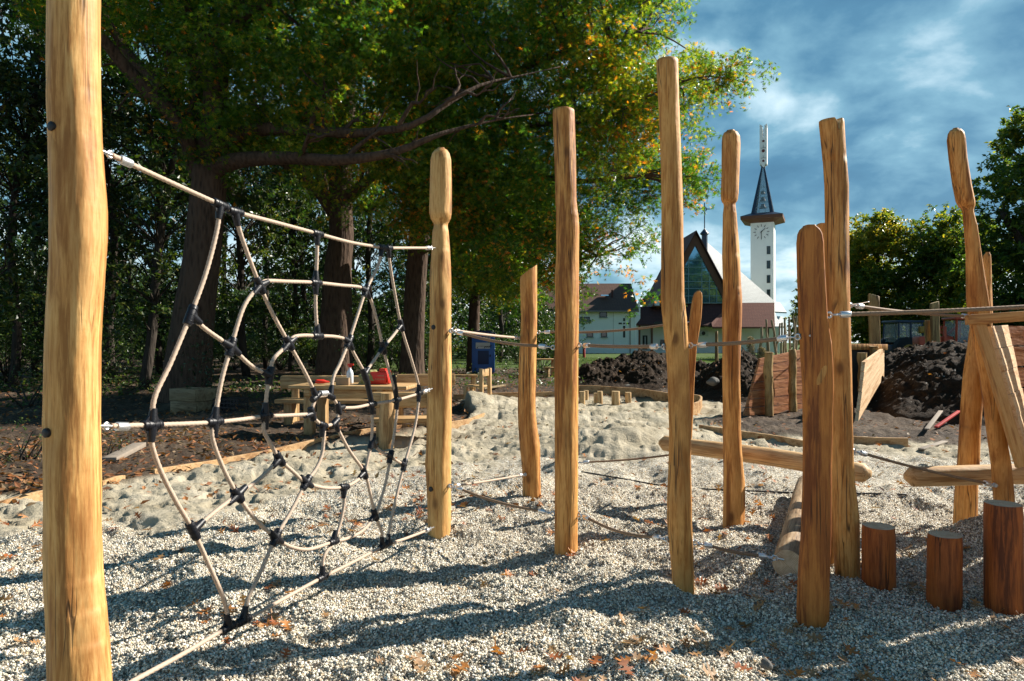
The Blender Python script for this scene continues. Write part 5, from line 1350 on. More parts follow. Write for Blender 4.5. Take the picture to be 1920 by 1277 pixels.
def foliate(name, centres, radii, nper, size, mat, tint_f, tmpl, parent, up=.4, droop=.35, flat=.62, rng=RNG, hollow=.0):
    P_, S_, T_ = [], [], []
    for c, r in zip(centres, radii):
        n = max(12, int(nper*(r/.8)**1.6)); 
        # sprays: several short twigs per clump
        nt = max(3, n//16); tw = c+rng.normal(size=(nt,3))*np.array([r*.42, r*.42, r*.42*flat])
        dirs = (tw-c)+rng.normal(size=(nt,3))*.25*r; dirs[:,2] -= .1*r; dirs /= np.linalg.norm(dirs,axis=1)[:,None]+1e-9
        k = rng.integers(0, nt, n); along = rng.random(n)
        p = tw[k]+dirs[k]*(along*.42)[:,None]+rng.normal(size=(n,3))*.055
        P_.append(p); S_.append(rng.uniform(.7,1.15,n)*size); T_.append(tint_f(p, c, rng))
    me = leaf_mesh(name, np.vstack(P_), np.concatenate(S_), np.concatenate(T_), tmpl, mat, up, droop)
    return link_obj(name, me, parent)
def rel(o, parent):
    o.parent = parent; o.matrix_parent_inverse = Matrix.Translation(-Vector(parent.location)); return o

def oak_tint(bias, or_):
    def f(p, c, rng):
        n = len(p); base = bias+.17*rng.normal(size=n)+.25*float(noise3(c[0]*.35, c[1]*.35, c[2]*.35, 77))
        m = rng.random(n) < or_*(.2+4.0*max(0, float(noise3(c[0]*.6+9, c[1]*.6, c[2]*.6, 99))-.12))
        return np.where(m, rng.uniform(.85,1,n), np.clip(base, 0, .80))
    return f
def big_tree(name, label, group, trunk, limbs, polys, mat, tint, leaf, nper, barkm='bark', twigs=True, ivy=None, seed=1, tmpl=OAK_T, cat='tree', rmax=1.1):
    """trunk/limbs: lists of (px,py,width px,Y); polys: (outline px, depth, half depth, clumps)"""
    rng = np.random.default_rng(seed)
    b = trunk[0]; base = P(b[0], b[1], b[3]); base.z = H(base.x, base.y)
    t = thing(name, base, label, cat, group)
    def path(l, n):
        pts = [P(q[0], q[1], q[3]) for q in l]; rad = [q[2]/2/F*q[3] for q in l]
        C = catmull(pts, .35); s = np.linspace(0, len(rad)-1, len(C)); rr = np.interp(s, range(len(rad)), rad)
        mb = MB(); vs = []; k = len(C); prev = None
        sd = int(rng.integers(1000))
        for i, p in enumerate(C):
            tg = (C[min(i+1,k-1)]-C[max(i-1,0)]).normalized()
            if prev is None: a = Vector((0,1,0)) if abs(tg.y) < .9 else Vector((1,0,0)); u = a.cross(tg).normalized()
            else: u = (prev-tg*prev.dot(tg)).normalized()
            prev = u; w = tg.cross(u)
            for j in range(n):
                a = 2*math.pi*j/n; kk = 1+.13*float(noise3(math.cos(a)*1.5, math.sin(a)*1.5, i*.12, sd))+.05*float(noise3(math.cos(a)*4, math.sin(a)*4, i*.3, sd))
                vs.append(p+(u*math.cos(a)+w*math.sin(a))*rr[i]*kk)
        fs = [(i*n+j, i*n+(j+1)%n, (i+1)*n+(j+1)%n, (i+1)*n+j) for i in range(k-1) for j in range(n)]+[tuple((k-1)*n+j for j in range(n))]
        mb.add(vs, fs); return mb, C
    tr = list(trunk); tr.insert(0, (b[0], b[1]+18, b[2]*1.22, b[3]))
    mb, C = path(tr, 24); rel(mb.build('trunk', M[barkm], None, ang=180), t)
    lm = []; forks = []
    for l in limbs:
        mb, C2 = path(l, 12); rel(mb.build('limb', M[barkm], None, ang=180), t); lm += C2
        L2 = l[0][2]/2/F*l[0][3]
        for q in range(3 if l[0][2] < 18 else 7):
            f = rng.uniform(.25, .98); i0 = int(f*(len(C2)-1)); p0 = np.array(C2[i0][:]); tg = np.array((C2[min(i0+1, len(C2)-1)]-C2[max(0, i0-1)])[:]); tg /= np.linalg.norm(tg)+1e-9
            dv = tg*.7+rng.normal(size=3)*.55; dv[2] += .15; dv /= np.linalg.norm(dv); ln_ = rng.uniform(.9, 2.4)*(1.1-.75*f); r0 = max(.018, L2*.42*(1-f*.7)); bp = branch_path(p0, p0+dv*ln_, 8, .14, rng); forks.append((bp, [r0*(1-.85*k_/8) for k_ in range(9)]))
            for q2 in range(2):
                s_ = np.array(bp[int(rng.integers(3, 7))][:]); d2 = dv+rng.normal(size=3)*.6; d2 /= np.linalg.norm(d2); forks.append((branch_path(s_, s_+d2*ln_*.55, 6, .14, rng), [r0*.38*(1-.8*k_/6) for k_ in range(7)]))
    cs, rs = [], []
    for poly, Yc, D, n in polys:
        a, r = crown_in(poly, Yc, D, n, rng, rmax); cs += a; rs += r
    if twigs and lm:
        L = np.array([p[:] for p in lm]); mb = MB()
        for bp, br_ in forks: mb.tube(bp, br_, 6, False)
        for i, c in enumerate(cs):
            if rng.random() < .40:
                d = np.linalg.norm(L-c, axis=1)+np.where(L[:,2] > c[2]+1.0, 2.0, 0); j = int(np.argmin(d))
                if d[j] < 2.6:
                  pth = branch_path(L[j], c, 6, .10, rng); r0 = .016+.008*np.linalg.norm(L[j]-c); mb.tube(pth, [r0*(1-.8*q/6) for q in range(7)], 5, False)
                  for q in range(3):
                    e = c+rng.normal(size=3)*rs[i]*.6; mb.tube(branch_path(c, e, 3, .15, rng), [.010,.008,.006,.004], 4, False)
        bo = rel(mb.build('branches', M[barkm], None, ang=180), t); bo['kind'] = 'stuff'
    fo = foliate('crown', cs, rs, nper, leaf, M[mat], tint, tmpl, None, rng=rng); rel(fo, t)
    if ivy:
        pts = []; y0, y1, n = ivy; ctr = [(P(q[0],q[1],q[3]), q[2]/2/F*q[3]) for q in tr]
        for i in range(n):
            f = rng.random()*(len(ctr)-1.001); j = int(f)
            py = None
            c = ctr[j][0].lerp(ctr[j+1][0], f-j); r = ctr[j][1]*(1-(f-j))+ctr[j+1][1]*(f-j)
            zr = CAMH-(y1-CY)/F*b[3]
            if c.z > zr*(.45+.55*rng.random()): continue
            a = rng.normal()*.85-.25
            pts.append((c.x+math.cos(a)*(r*1.06+.05*rng.random()), c.y+math.sin(a)*(r*1.06+.05*rng.random()), c.z))
        if pts:
            me = leaf_mesh('ivy', np.array(pts), rng.uniform(.06,.12,len(pts)), rng.random(len(pts)), OVAL_T, M['ivy'], .2, .6); rel(link_obj('ivy', me), t)
    return t

# the great oak whose trunk stands behind the net
big_tree('oak_tree', 'great oak with a thick forking trunk wrapped in ivy, behind the rope net', 'broad pin oaks over the playground',
  [(346,748,84,17),(362,600,70,17),(380,470,62,17),(392,370,62,17),(397,310,60,17)],
  [[(395,330,60,17),(385,250,46,17.2),(372,150,36,17.5),(352,80,26,18),(330,20,20,18.3),(300,-120,12,18.8)],
   [(398,300,56,17),(402,200,44,16.8),(410,110,38,16.5),(432,20,28,16),(450,-90,20,15.6),(470,-260,12,15)],
   [(410,115,24,16.5),(365,40,20,16.3),(320,-30,14,16)],
   [(372,330,34,17),(340,235,30,16.6),(290,185,27,16.3),(235,125,24,16),(195,75,20,15.6),(140,-10,14,15)],
   [(330,215,22,16.6),(290,150,20,16.9),(240,100,16,17.3),(190,20,12,17.8)],
   [(398,318,40,17),(450,300,30,16.2),(540,296,25,15.4),(640,300,22,14.6),(740,285,17,14.4),(830,250,11,14.6),(930,225,5,15.2),(1000,215,2,15.6)],
   [(400,270,36,17),(470,245,26,16.4),(560,243,22,15.6),(660,250,19,14.8),(770,236,16,14.2),(830,200,12,14.4),(900,160,8,14.8),(985,140,4,15.4),(1050,125,1.5,15.8)],
   [(420,60,26,16.3),(520,-10,22,15.5),(650,-80,16,14.6),(800,-160,10,13.8)]],
  [([(205,-190),(210,20),(225,120),(300,200),(330,330),(420,350),(520,300),(600,420),(700,430),(790,400),(840,300),(870,100),(880,-150),(800,-210),(500,-260)], 16.6, 1.6, 300),
   ([(60,-200),(40,60),(120,120),(220,90),(240,-100),(240,-200)], 17.5, 2.0, 90)],
  'oakleaf', oak_tint(.38, .12), .155, 400, ivy=(745, 560, 1500), seed=3)
# second oak: its crown makes the right-hand silhouette
big_tree('oak_tree', 'oak with the sunlit yellow-green crown reaching out before the church tower', 'broad pin oaks over the playground',
  [(772,690,42,25),(776,600,38,25),(782,500,36,25),(790,420,34,24.5)],
  [[(790,430,32,24.5),(820,300,26,22.5),(880,200,20,20.5),(960,140,15,19),(1080,90,11,18),(1200,60,7,17.4)],
   [(800,360,24,23.5),(900,260,18,21),(1000,235,14,19.4),(1120,225,10,18.2),(1260,160,6,17.2),(1330,143,4,16.8),(1400,155,2.5,16.6)],
   [(795,400,24,24),(880,340,18,22),(980,330,14,20),(1090,340,10,18.8),(1200,330,7,18)],
   [(785,470,22,24.8),(850,440,16,23),(940,430,12,21.4),(1040,440,8,20),(1120,480,5,19)],
   [(800,330,26,24),(830,120,22,23.5),(880,-100,15,23),(930,-300,9,22.5)]],
  [([(760,-200),(700,100),(720,420),(800,500),(880,560),(960,590),(1020,560),(1060,560),(1085,565),(1100,530),(1150,500),(1205,470),(1235,440),(1290,380),(1335,350),(1320,270),(1300,230),(1345,190),(1310,120),(1255,70),(1300,-20),(1340,-120),(1200,-230)], 19.4, 2.1, 560),
   ([(1300,120),(1345,118),(1380,122),(1432,148),(1415,165),(1380,185),(1350,170),(1320,175)], 16.8, .35, 30),
   ([(1290,280),(1335,320),(1335,365),(1290,390),(1275,340)], 17.6, .5, 22),
   ([(1180,535),(1212,545),(1208,570),(1170,560),(1150,530)], 18.2, .3, 3),
   ],
  'oakleaf', oak_tint(.42, .13), .16, 400, seed=5)
# third trunk between, fourth by the toilet
big_tree('oak_tree', 'straight dark trunk rising behind the picnic table, ivy at its foot', 'broad pin oaks over the playground',
  [(628,692,60,24),(630,600,52,24),(634,500,46,24),(640,440,44,24),(640,330,36,24),(650,200,26,24),(660,50,16,24)],
  [[(640,420,28,24),(580,340,18,23.4),(520,300,12,23)],[(642,380,26,24),(700,330,18,23.5),(760,310,10,23)],[(640,360,20,24),(560,200,14,24),(500,60,9,24)]],
  [([(430,-250),(440,250),(520,360),(600,400),(700,400),(800,300),(800,-250)], 24.5, 2.6, 170)],
  'oakleaf', oak_tint(.40, .05), .19, 300, ivy=(690, 560, 700), seed=8)
big_tree('oak_tree', 'slender dark trunk beside the blue toilet with low hanging leaves', 'broad pin oaks over the playground',
  [(888,690,23,33),(888,620,20,33),(890,560,19,33),(893,480,17,33),(900,380,12,33)],
  [[(890,540,14,33),(940,500,10,32),(1000,490,6,31)],[(890,520,14,33),(840,510,9,32.5),(800,500,6,32)]],
  [([(800,300),(800,480),(840,540),(920,560),(970,600),(1015,585),(1030,520),(1050,300)], 31, 2.2, 240)],
  'oakleaf', oak_tint(.45, .05), .26, 220, seed=9, rmax=1.4)

# ------------------------------------------------------------------ woodland at the left
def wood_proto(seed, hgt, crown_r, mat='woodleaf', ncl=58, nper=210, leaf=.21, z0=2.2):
    rng = np.random.default_rng(seed); t = thing('woodland_tree', (0,0,0), None, 'tree')
    mb = MB(); top = np.array([rng.normal()*.8, rng.normal()*.8, hgt*.92]); pth = branch_path((0,0,-.3), top, 14, .045, rng); mb.tube(pth, [.17*(1-.78*i/14) for i in range(15)], 9)
    mb.build('trunk', M['barkdk'], t, ang=180)
    cs, rs = [], []; bm_ = MB()
    for i in range(ncl):
        z = z0+(hgt-z0)*rng.random()**.85; q = (z-z0)/(hgt-z0); rr = crown_r*(.45+.75*math.sin(math.pi*min(1,.15+.8*q)))*math.sqrt(rng.random()); a = rng.random()*6.283
        c = np.array([rr*math.cos(a), rr*math.sin(a), z]); j = min(14, int(z/hgt*11)); pj = np.array(pth[j][:])
        cs.append(c+pj*np.array([1,1,0])); rs.append(rng.uniform(.55,1.0))
        bm_.tube(branch_path(pj, cs[-1], 5, .10, rng), [.04,.032,.025,.018,.012,.006], 5, False)
    bm_.build('branches', M['barkdk'], t, ang=180)['kind'] = 'stuff'
    def tf(p, c, rng): return np.clip(.38+.2*rng.normal(size=len(p))+.3*float(noise3(c[0]*.5, c[1]*.5, c[2]*.5, seed)), 0, 1)
    foliate('crown', cs, rs, nper, leaf, M[mat], tf, OVAL_T, t, up=.3, droop=.3, flat=.7, rng=rng); return t
protos = [wood_proto(21, 13, 2.6), wood_proto(22, 15, 3.0), wood_proto(23, 11, 2.4, z0=1.2)]
wlab = 'slender dark woodland tree in the shade behind the playground'
spots = [(-40,19,0),(20,22,1),(70,27,2),(215,24,1),(265,21,0),(300,30,2),(465,28,0),(500,36,1),(545,33,2),(585,40,0),(690,34,1),(730,41,2),(840,38,0),(935,46,1),(985,52,2),(1040,58,0),(-160,24,2),(130,34,1),(250,40,0),(380,38,2),(420,45,1),(-260,30,0),(-420,26,1),(660,50,2),(800,54,1)]
for i, (px, Y, k) in enumerate(spots):
    x = (px-CX)/F*Y; o = protos[k] if i < 0 else copy_tree(protos[k])
    s = .85+.3*random.random(); o.location = (x, Y, H(x, Y)); o.rotation_euler = (0,0,random.random()*6.28); o.scale = (s,s,s*random.uniform(.95,1.15)); o['label'] = wlab; o['group'] = 'slender trees of the shaded wood'
for p in protos:
    for c in list(p.children): bpy.data.objects.remove(c)
    bpy.data.objects.remove(p)
# undergrowth shrubs
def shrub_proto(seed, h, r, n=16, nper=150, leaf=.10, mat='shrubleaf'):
    rng = np.random.default_rng(seed); t = thing('shrub', (0,0,0), None, 'shrub'); cs, rs = [], []; mb = MB()
    for i in range(n):
        a = rng.random()*6.283; q = math.sqrt(rng.random()); z = h*(.12+.8*rng.random()*(1-.45*q)); c = np.array([r*q*math.cos(a), r*q*math.sin(a), z]); cs.append(c); rs.append(rng.uniform(.35,.62)*min(1, h/1.6))
        mb.tube(branch_path((rng.normal()*.08, rng.normal()*.08, -.05), c, 4, .1, rng), [.018,.015,.011,.008,.004], 5, False)
    mb.build('stems', M['barkdk'], t, ang=180)
    def tf(p, c, rng): return np.clip(.4+.22*rng.normal(size=len(p)), 0, 1)
    foliate('foliage', cs, rs, nper, leaf, M[mat], tf, OVAL_T, t, up=.4, droop=.2, flat=.9, rng=rng); return t
sp = [shrub_proto(31, 2.2, 1.5, 22, 190), shrub_proto(32, 3.4, 1.7, 30, 190, .12), shrub_proto(33, .8, .55, 12, 150, .06)]
shr = []
for px in range(-520, 1040, 74): shr.append((px+random.uniform(-25,25), random.uniform(30,38) if px > 250 else random.uniform(21,30), random.choice((0,1,1))))
for px in range(-300, 1030, 90): shr.append((px+random.uniform(-30,30), random.uniform(42,52), 1))
shr = [q for q in shr if not (850 < q[0] < 960 and q[1] < 36)]
for i, (px, Y, k) in enumerate(shr):
    x = (px-CX)/F*Y; o = copy_tree(sp[k]); s = random.uniform(.8,1.25); o.location = (x, Y, H(x,Y)); o.rotation_euler = (0,0,random.random()*6.28); o.scale = (s,s,s)
    o['label'] = 'dark leafy shrub in the undergrowth between the woodland trunks'; o['group'] = 'undergrowth shrubs of the wood'
for lb, px, Y, s, k in (('low green bush left of the thickest post on the leaf-strewn soil', 42, 8.3, .75, 2), ('small leafy tuft just right of the thickest post', 205, 8.6, .45, 2), ('grey-green low bush at the wood edge by the left border', 55, 15.5, 1.5, 2), ('small green sprout by the stacked crates', 412, 14.9, .5, 2)):
    x = (px-CX)/F*Y; o = copy_tree(sp[k]); o.location = (x, Y, H(x,Y)); o.scale = (s,s,s); o.rotation_euler = (0,0,px); o['label'] = lb; o.pop('group', None)
# dense far wood closing the view (uncountable mass)
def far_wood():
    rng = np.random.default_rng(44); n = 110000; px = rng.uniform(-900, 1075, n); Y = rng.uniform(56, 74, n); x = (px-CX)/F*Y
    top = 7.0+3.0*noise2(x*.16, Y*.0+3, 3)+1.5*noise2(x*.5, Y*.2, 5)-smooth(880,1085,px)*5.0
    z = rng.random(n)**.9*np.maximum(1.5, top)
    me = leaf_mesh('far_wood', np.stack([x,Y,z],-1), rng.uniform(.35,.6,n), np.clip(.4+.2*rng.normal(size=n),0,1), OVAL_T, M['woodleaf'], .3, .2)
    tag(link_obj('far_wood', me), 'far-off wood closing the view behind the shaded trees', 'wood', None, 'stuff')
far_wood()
for p in sp:
    for c in list(p.children): bpy.data.objects.remove(c)
    bpy.data.objects.remove(p)

# ------------------------------------------------------------------ trees on the right
def lind(label, trunk, polys, seed, tint=.45, leaf=.30, nper=260, limbs=None, mat='linden'):
    b = trunk[0]
    limbs = limbs or []
    def tf(p, c, rng): return np.clip(tint+.2*rng.normal(size=len(p))+.3*float(noise3(c[0]*.3, c[1]*.3, c[2]*.3, seed)), 0, 1)
    return big_tree('linden_tree', label, 'trees along the far side of the playground', trunk, limbs, polys, mat, tf, leaf, nper, 'barkdk', True, None, seed, OVAL_T, rmax=1.7)
lind('rounded yellowing tree right of the stout tilted post', [(1642,668,14,58),(1642,560,12,58),(1645,440,7,58)], [([(1590,655),(1560,560),(1570,460),(1592,410),(1622,388),(1650,392),(1682,425),(1704,480),(1716,560),(1710,640),(1650,660)], 58, 3.4, 160)], 51, .50, limbs=[[(1642,560,10,58),(1600,480,5,58)],[(1643,540,10,58),(1680,470,5,58)]])
lind('loose airy tree with gaps, between the flat far posts and the leaning post', [(1765,668,13,54),(1762,560,11,54),(1755,440,6,54)], [([(1695,655),(1694,560),(1698,470),(1722,410),(1748,380),(1775,395),(1800,392),(1840,425),(1855,520),(1850,640),(1770,655)], 54, 3.2, 125)], 52, .42, limbs=[[(1762,560,9,54),(1725,450,5,54)],[(1761,540,9,54),(1800,450,5,54)]])
lind('tall dark tree at the right edge of the photo', [(1960,690,30,40),(1958,500,24,40),(1950,300,12,40)], [([(1850,650),(1830,560),(1838,420),(1830,330),(1862,300),(1895,280),(1888,225),(1925,195),(2060,120),(2180,300),(2200,640),(2000,660)], 40, 3.6, 240)], 53, .25, limbs=[[(1958,520,20,40),(1880,400,10,39)],[(1956,480,18,40),(2060,380,9,40)]])
lind('small tree sliver beside the reddish slab, right of the church', [(1508,662,8,70),(1508,600,7,70),(1508,560,4,70)], [([(1480,650),(1486,590),(1484,560),(1505,515),(1540,500),(1560,560),(1570,650)], 70, 2.0, 50)], 54, .35, limbs=[[(1508,600,5,70),(1495,560,3,70)]])
lind('low hedge-like tree filling the gap behind the blue tractor', [(1700,662,8,64),(1700,640,7,64),(1700,610,4,64)], [([(1590,655),(1590,610),(1680,600),(1790,605),(1900,600),(1900,650)], 66, 2.0, 60)], 55, .40, limbs=[[(1700,640,5,64),(1640,620,3,64)],[(1700,640,5,64),(1780,620,3,64)]])
# dry wicker-like plant near the church
def dry_plant():
    b = ground_at(1415, 42); t = thing('dried_plant', (b.x, 42, 0), 'dried brown shrub bundle standing on the lawn left of the poles', 'shrub'); rng = np.random.default_rng(3); n = 1500
    for nm, ox, hh, rr in (('bundle', -.25, 1.6, .34), ('bundle', .45, .95, .42)):
        z = rng.random(n)*hh; r = rr*np.sqrt(rng.random(n))*(1-.55*z/hh); a = rng.random(n)*6.283
        me = leaf_mesh(nm, np.stack([ox+r*np.cos(a), r*np.sin(a), z+.1], -1), rng.uniform(.06,.13,n), rng.random(n), OVAL_T, M['dry'], .1, -.5); link_obj(nm, me, t)
    mb = MB()
    for i in range(9): mb.tube([(rng.normal()*.1,rng.normal()*.1,0),(rng.normal()*.5,rng.normal()*.3,1.0+.6*rng.random())],[.012,.006],5,False)
    mb.tube([(-.9,-.3,1.1),(.1,-.3,-.05)],[.03,.03],6); mb.build('stems', M['pole'], t)
dry_plant()

# ------------------------------------------------------------------ fallen leaves
def fallen_mesh(seed):
    rng = np.random.default_rng(seed); half = [(0,.02),(.10,.03),(.20,.05),(.27,.24),(.33,.27),(.36,.09),(.45,.07),(.52,.36),(.60,.38),(.60,.10),(.68,.07),(.78,.27),(.84,.25),(.86,.06),(1.0,.015)]
    half = [(u+rng.normal()*.012, v*rng.uniform(.8,1.15)) for u, v in half]
    vs = []; 
    ku, kv = rng.uniform(.1,.45), rng.uniform(-.2,.7); tw = rng.uniform(-.5,.5)
    def pt(u, v): return ((u-.5), v, ku*(u-.45)**2*2-.02+kv*v*v+tw*v*(u-.5))
    n = len(half); vs = [pt(u, 0) for u, v in half]+[pt(u, v) for u, v in half]+[pt(u, -v) for u, v in half]
    fs = []
    for i in range(n-1): fs += [(i, i+1, n+i+1, n+i), (i, 2*n+i, 2*n+i+1, i+1)]
    b = len(vs); vs += [pt(-.22, .006), pt(-.22, -.006), pt(.02, -.01), pt(.02, .01)]; fs.append((b, b+1, b+2, b+3))
    me = bpy.data.meshes.new('fallen_leaf'); me.from_pydata(vs, [], fs); me.materials.append(M['fallen'])
    a = me.attributes.new('tint', 'FLOAT', 'POINT'); val = rng.random(); a.data.foreach_set('value', [float(np.clip(val+rng.normal()*.06,0,1)) for _ in vs]); return me
FM = [fallen_mesh(s) for s in range(14)]
M['yellowleaf'] = plain('yellow_leaf', (.50,.36,.05), .6); M['greenleaf'] = plain('green_leaf', (.10,.16,.04), .6)
def scatter():
    rng = np.random.default_rng(17); i = 0
    pick = []
    while len(pick) < 300:
        py = 655+ (1290-655)*rng.random()**.5; py = max(py, 860+rng.random()*60) ; px = rng.uniform(0, 1920)
        Y = GY(py); x = (px-CX)/F*Y
        if noise2(np.array([x*1.4]), np.array([Y*1.4]), 8)[0] < rng.uniform(-.6,.35): continue
        gz = zones(np.array([x]), np.array([Y])); 
        if gz[0][0] < .3 and rng.random() < .55: continue
        pick.append((x, Y))
    xs = np.array([p[0] for p in pick]); ys = np.array([p[1] for p in pick]); zs = Hs(xs, ys)
    for x, y, z in zip(xs, ys, zs):
        me = FM[int(rng.integers(len(FM)))]; o = link_obj('fallen_leaf', me, None, (x, y, z+.024)); s = rng.uniform(.06,.115)
        o.scale = (s,s,s); o.rotation_euler = (rng.normal()*.35, rng.normal()*.35, rng.random()*6.28)
        tag(o, 'curled russet oak leaf lying on the pale gravel or sand', 'leaf', 'fallen oak leaves scattered over the ground')
scatter()
def leaf_cover():
    rng = np.random.default_rng(37); n = 1500; py = 745+(1010-745)*rng.random(n); px = rng.uniform(-60, 1980, n); Y = GY(py); x = (px-CX)/F*Y
    g, s, a = zones(x, Y); k = (s > .3) & (noise2(x*1.1, Y*1.1, 15) > rng.uniform(-.7,.4,n)); x, Y = x[k], Y[k]
    me = leaf_mesh('fallen_leaf_cover', np.stack([x,Y,Hs(x,Y)+.015],-1), rng.uniform(.07,.13,len(x)), rng.uniform(0,.75,len(x)), OAK_T, M['fallen'], 1.0, 0)
    tag(link_obj('fallen_leaf_cover', me), 'small russet leaves sprinkled thickly over the sand further back', 'leaf litter', None, 'stuff')
leaf_cover()
def litter():
    rng = np.random.default_rng(19); n = 42000; py = 648+(960-648)*rng.random(n)**1.3; px = rng.uniform(-300, 1950, n); Y = GY(py); x = (px-CX)/F*Y
    g, s, a = zones(x, Y); w = np.where(s > .5, .05, 1.0)*np.where(a > .4, .05, 1); w = w*np.where(px > 1250, .12, 1)*(.35+.65*smooth(-.3,.4,noise2(x*.6,Y*.6,12)))
    k = rng.random(n) < w; x, Y = x[k], Y[k]; z = Hs(x, Y)+.02
    me = leaf_mesh('leaf_litter', np.stack([x,Y,z],-1), rng.uniform(.05,.11,len(x)), rng.random(len(x)), OVAL_T, M['litter'], 1.1, 0)
    tag(link_obj('leaf_litter', me), 'brown leaf litter covering the dark soil under the trees', 'leaf litter', None, 'stuff')
    # leaves caught on the soil heaps
    n = 500; X = rng.uniform(1,16,n); Yv = rng.uniform(10,26,n); h = np.maximum(np.maximum(heap_a(X,Yv), heap_b(X,Yv)), heap_c(X,Yv)); k = h > .15
    me = leaf_mesh('heap_leaves', np.stack([X[k],Yv[k],h[k]+.13],-1), rng.uniform(.07,.13,k.sum()), rng.uniform(.1,.6,k.sum()), OAK_T, M['fallen'], .9, 0)
    tag(link_obj('heap_leaves', me), 'orange leaves scattered over the dark soil heaps', 'leaf litter', None, 'stuff')
litter()
def pebbles():
    rng = np.random.default_rng(53); n = 150000
    u = rng.random(n); Y = 1/(1/2.75+(1/7.2-1/2.75)*u); px = rng.uniform(-120, 2040, n); x = (px-CX)/F*Y
    g, s, a = zones(x, Y); k = g > .5+.3*rng.normal(size=n)*.5; x, Y = x[k], Y[k]; n = len(x); z = Hs(x, Y)+Hfine(x, Y)+rng.uniform(-.001, .004, n)
    t = (1+5**.5)/2; I = np.array([(-1,t,0),(1,t,0),(-1,-t,0),(1,-t,0),(0,-1,t),(0,1,t),(0,-1,-t),(0,1,-t),(t,0,-1),(t,0,1),(-t,0,-1),(-t,0,1)])/1.902
    Fc = np.array([(0,11,5),(0,5,1),(0,1,7),(0,7,10),(0,10,11),(1,5,9),(5,11,4),(11,10,2),(10,7,6),(7,1,8),(3,9,4),(3,4,2),(3,2,6),(3,6,8),(3,8,9),(4,9,5),(2,4,11),(6,2,10),(8,6,7),(9,8,1)])
    r = .0036+.0042*rng.random(n)**1.8; sc_ = np.stack([r*rng.uniform(.9,1.5,n), r*rng.uniform(.8,1.1,n), r*rng.uniform(.5,.9,n)], -1)
    V = I[None]*sc_[:,None,:]*(1+.18*rng.normal(size=(n,12,1)))
    q = rng.normal(size=(n,4))*np.array([1,.35,.35,1]); q /= np.linalg.norm(q,axis=1)[:,None]; w_, a_, b_, c_ = q.T
    Rm = np.stack([np.stack([1-2*(b_*b_+c_*c_),2*(a_*b_-c_*w_),2*(a_*c_+b_*w_)],-1),np.stack([2*(a_*b_+c_*w_),1-2*(a_*a_+c_*c_),2*(b_*c_-a_*w_)],-1),np.stack([2*(a_*c_-b_*w_),2*(b_*c_+a_*w_),1-2*(a_*a_+b_*b_)],-1)],1)
    V = np.einsum('nij,nkj->nki', Rm, V)+np.stack([x,Y,z],-1)[:,None,:]
    lo = (np.arange(n)[:,None,None]*12+Fc[None]).ravel(); m = n*20
    m_ = NT('pebbles'); at = m_.n('ShaderNodeAttribute', attribute_name='tint')
    col = m_.ramp(at.outputs['Fac'], [(0,(.22,.19,.155)),(.14,(.49,.435,.335)),(.40,(.70,.645,.525)),(.66,(.84,.795,.675)),(.84,(.60,.44,.26)),(.91,(.88,.85,.79)),(.97,(.34,.34,.34))], 'CONSTANT'); m_.done(col, .7, None, 0, .3)
    me = mesh_np('gravel_pebbles', V.reshape(-1,3), lo, np.arange(m)*3, np.full(m,3), m_.m, True)
    at_ = me.attributes.new('tint','FLOAT','POINT'); at_.data.foreach_set('value', np.repeat(rng.random(n),12).astype(np.float32))
    tag(link_obj('gravel_pebbles', me), 'loose pale pebbles covering the playground bed in the foreground', 'gravel', None, 'stuff')
pebbles()
def weeds():
    rng = np.random.default_rng(23); n = 30000; px = rng.uniform(-500, 1100, n); Y = rng.uniform(17, 52, n); x = (px-CX)/F*Y
    k = (noise2(x*.35, Y*.35, 14) > .12) & (poly_sdf(x, Y, SAND_POLY) > 3); x, Y = x[k], Y[k]; z = Hs(x, Y)+rng.random(len(x))**2*.35
    me = leaf_mesh('ground_weeds', np.stack([x,Y,z],-1), rng.uniform(.07,.16,len(x)), np.clip(.5+.2*rng.normal(size=len(x)),0,1), OVAL_T, M['shrubleaf'], .6, -.2)
    tag(link_obj('ground_weeds', me), 'low green weeds and seedlings covering the woodland floor', 'weeds', None, 'stuff')
weeds()
def lawn():
    rng = np.random.default_rng(29); n = 26000; px = rng.uniform(1040, 1950, n); Y = rng.uniform(37, 60, n); x = (px-CX)/F*Y; g, s, a = zones(x, Y); k = a > .4; x, Y = x[k], Y[k]
    me = leaf_mesh('lawn_grass', np.stack([x,Y,Hs(x,Y)-.02],-1), rng.uniform(.08,.16,len(x)), np.clip(.62+.15*rng.normal(size=len(x)),0,1), (OVAL_T[0]*np.array([1,.35,1]), OVAL_T[1]), M['shrubleaf'], -.2, -2.2)
    tag(link_obj('lawn_grass', me), 'mown green lawn in front of the church and house', 'grass', None, 'stuff')
lawn()

# ------------------------------------------------------------------ unseen posts and panel added beyond the right edge to shade the foreground
def off_post(lbl, x, y, h, r, lean=(0,0), s=1):
    make_log('climbing_post', lbl, (x,y,-.25), (x+lean[0],y+lean[1],h), r, r*.9, 'post', 'end', 'post', 'peeled wooden climbing posts', 0, s)
pw = thing('shade_panel', (4.6, 4.8, 0), 'unseen plank panel added outside the right edge to cast shade', 'play panel')
plank_wall('panel', 'plank', pw, (Vector((4.72,4.52,.25)), Vector((4.46,5.10,.25)), Vector((4.46,5.10,2.5)), Vector((4.72,4.52,2.5))), 8, .05)
mb = MB(); mb.tube([(4.80,4.44,-.2),(4.80,4.44,2.7)],.07,14); mb.tube([(4.40,5.18,-.2),(4.40,5.18,2.7)],.07,14); fit_parent(mb.build('posts', M['post']), pw)
OFF = [(2.72,3.05,2.7),(3.3,3.7,3.0),(3.95,3.25,2.9)]
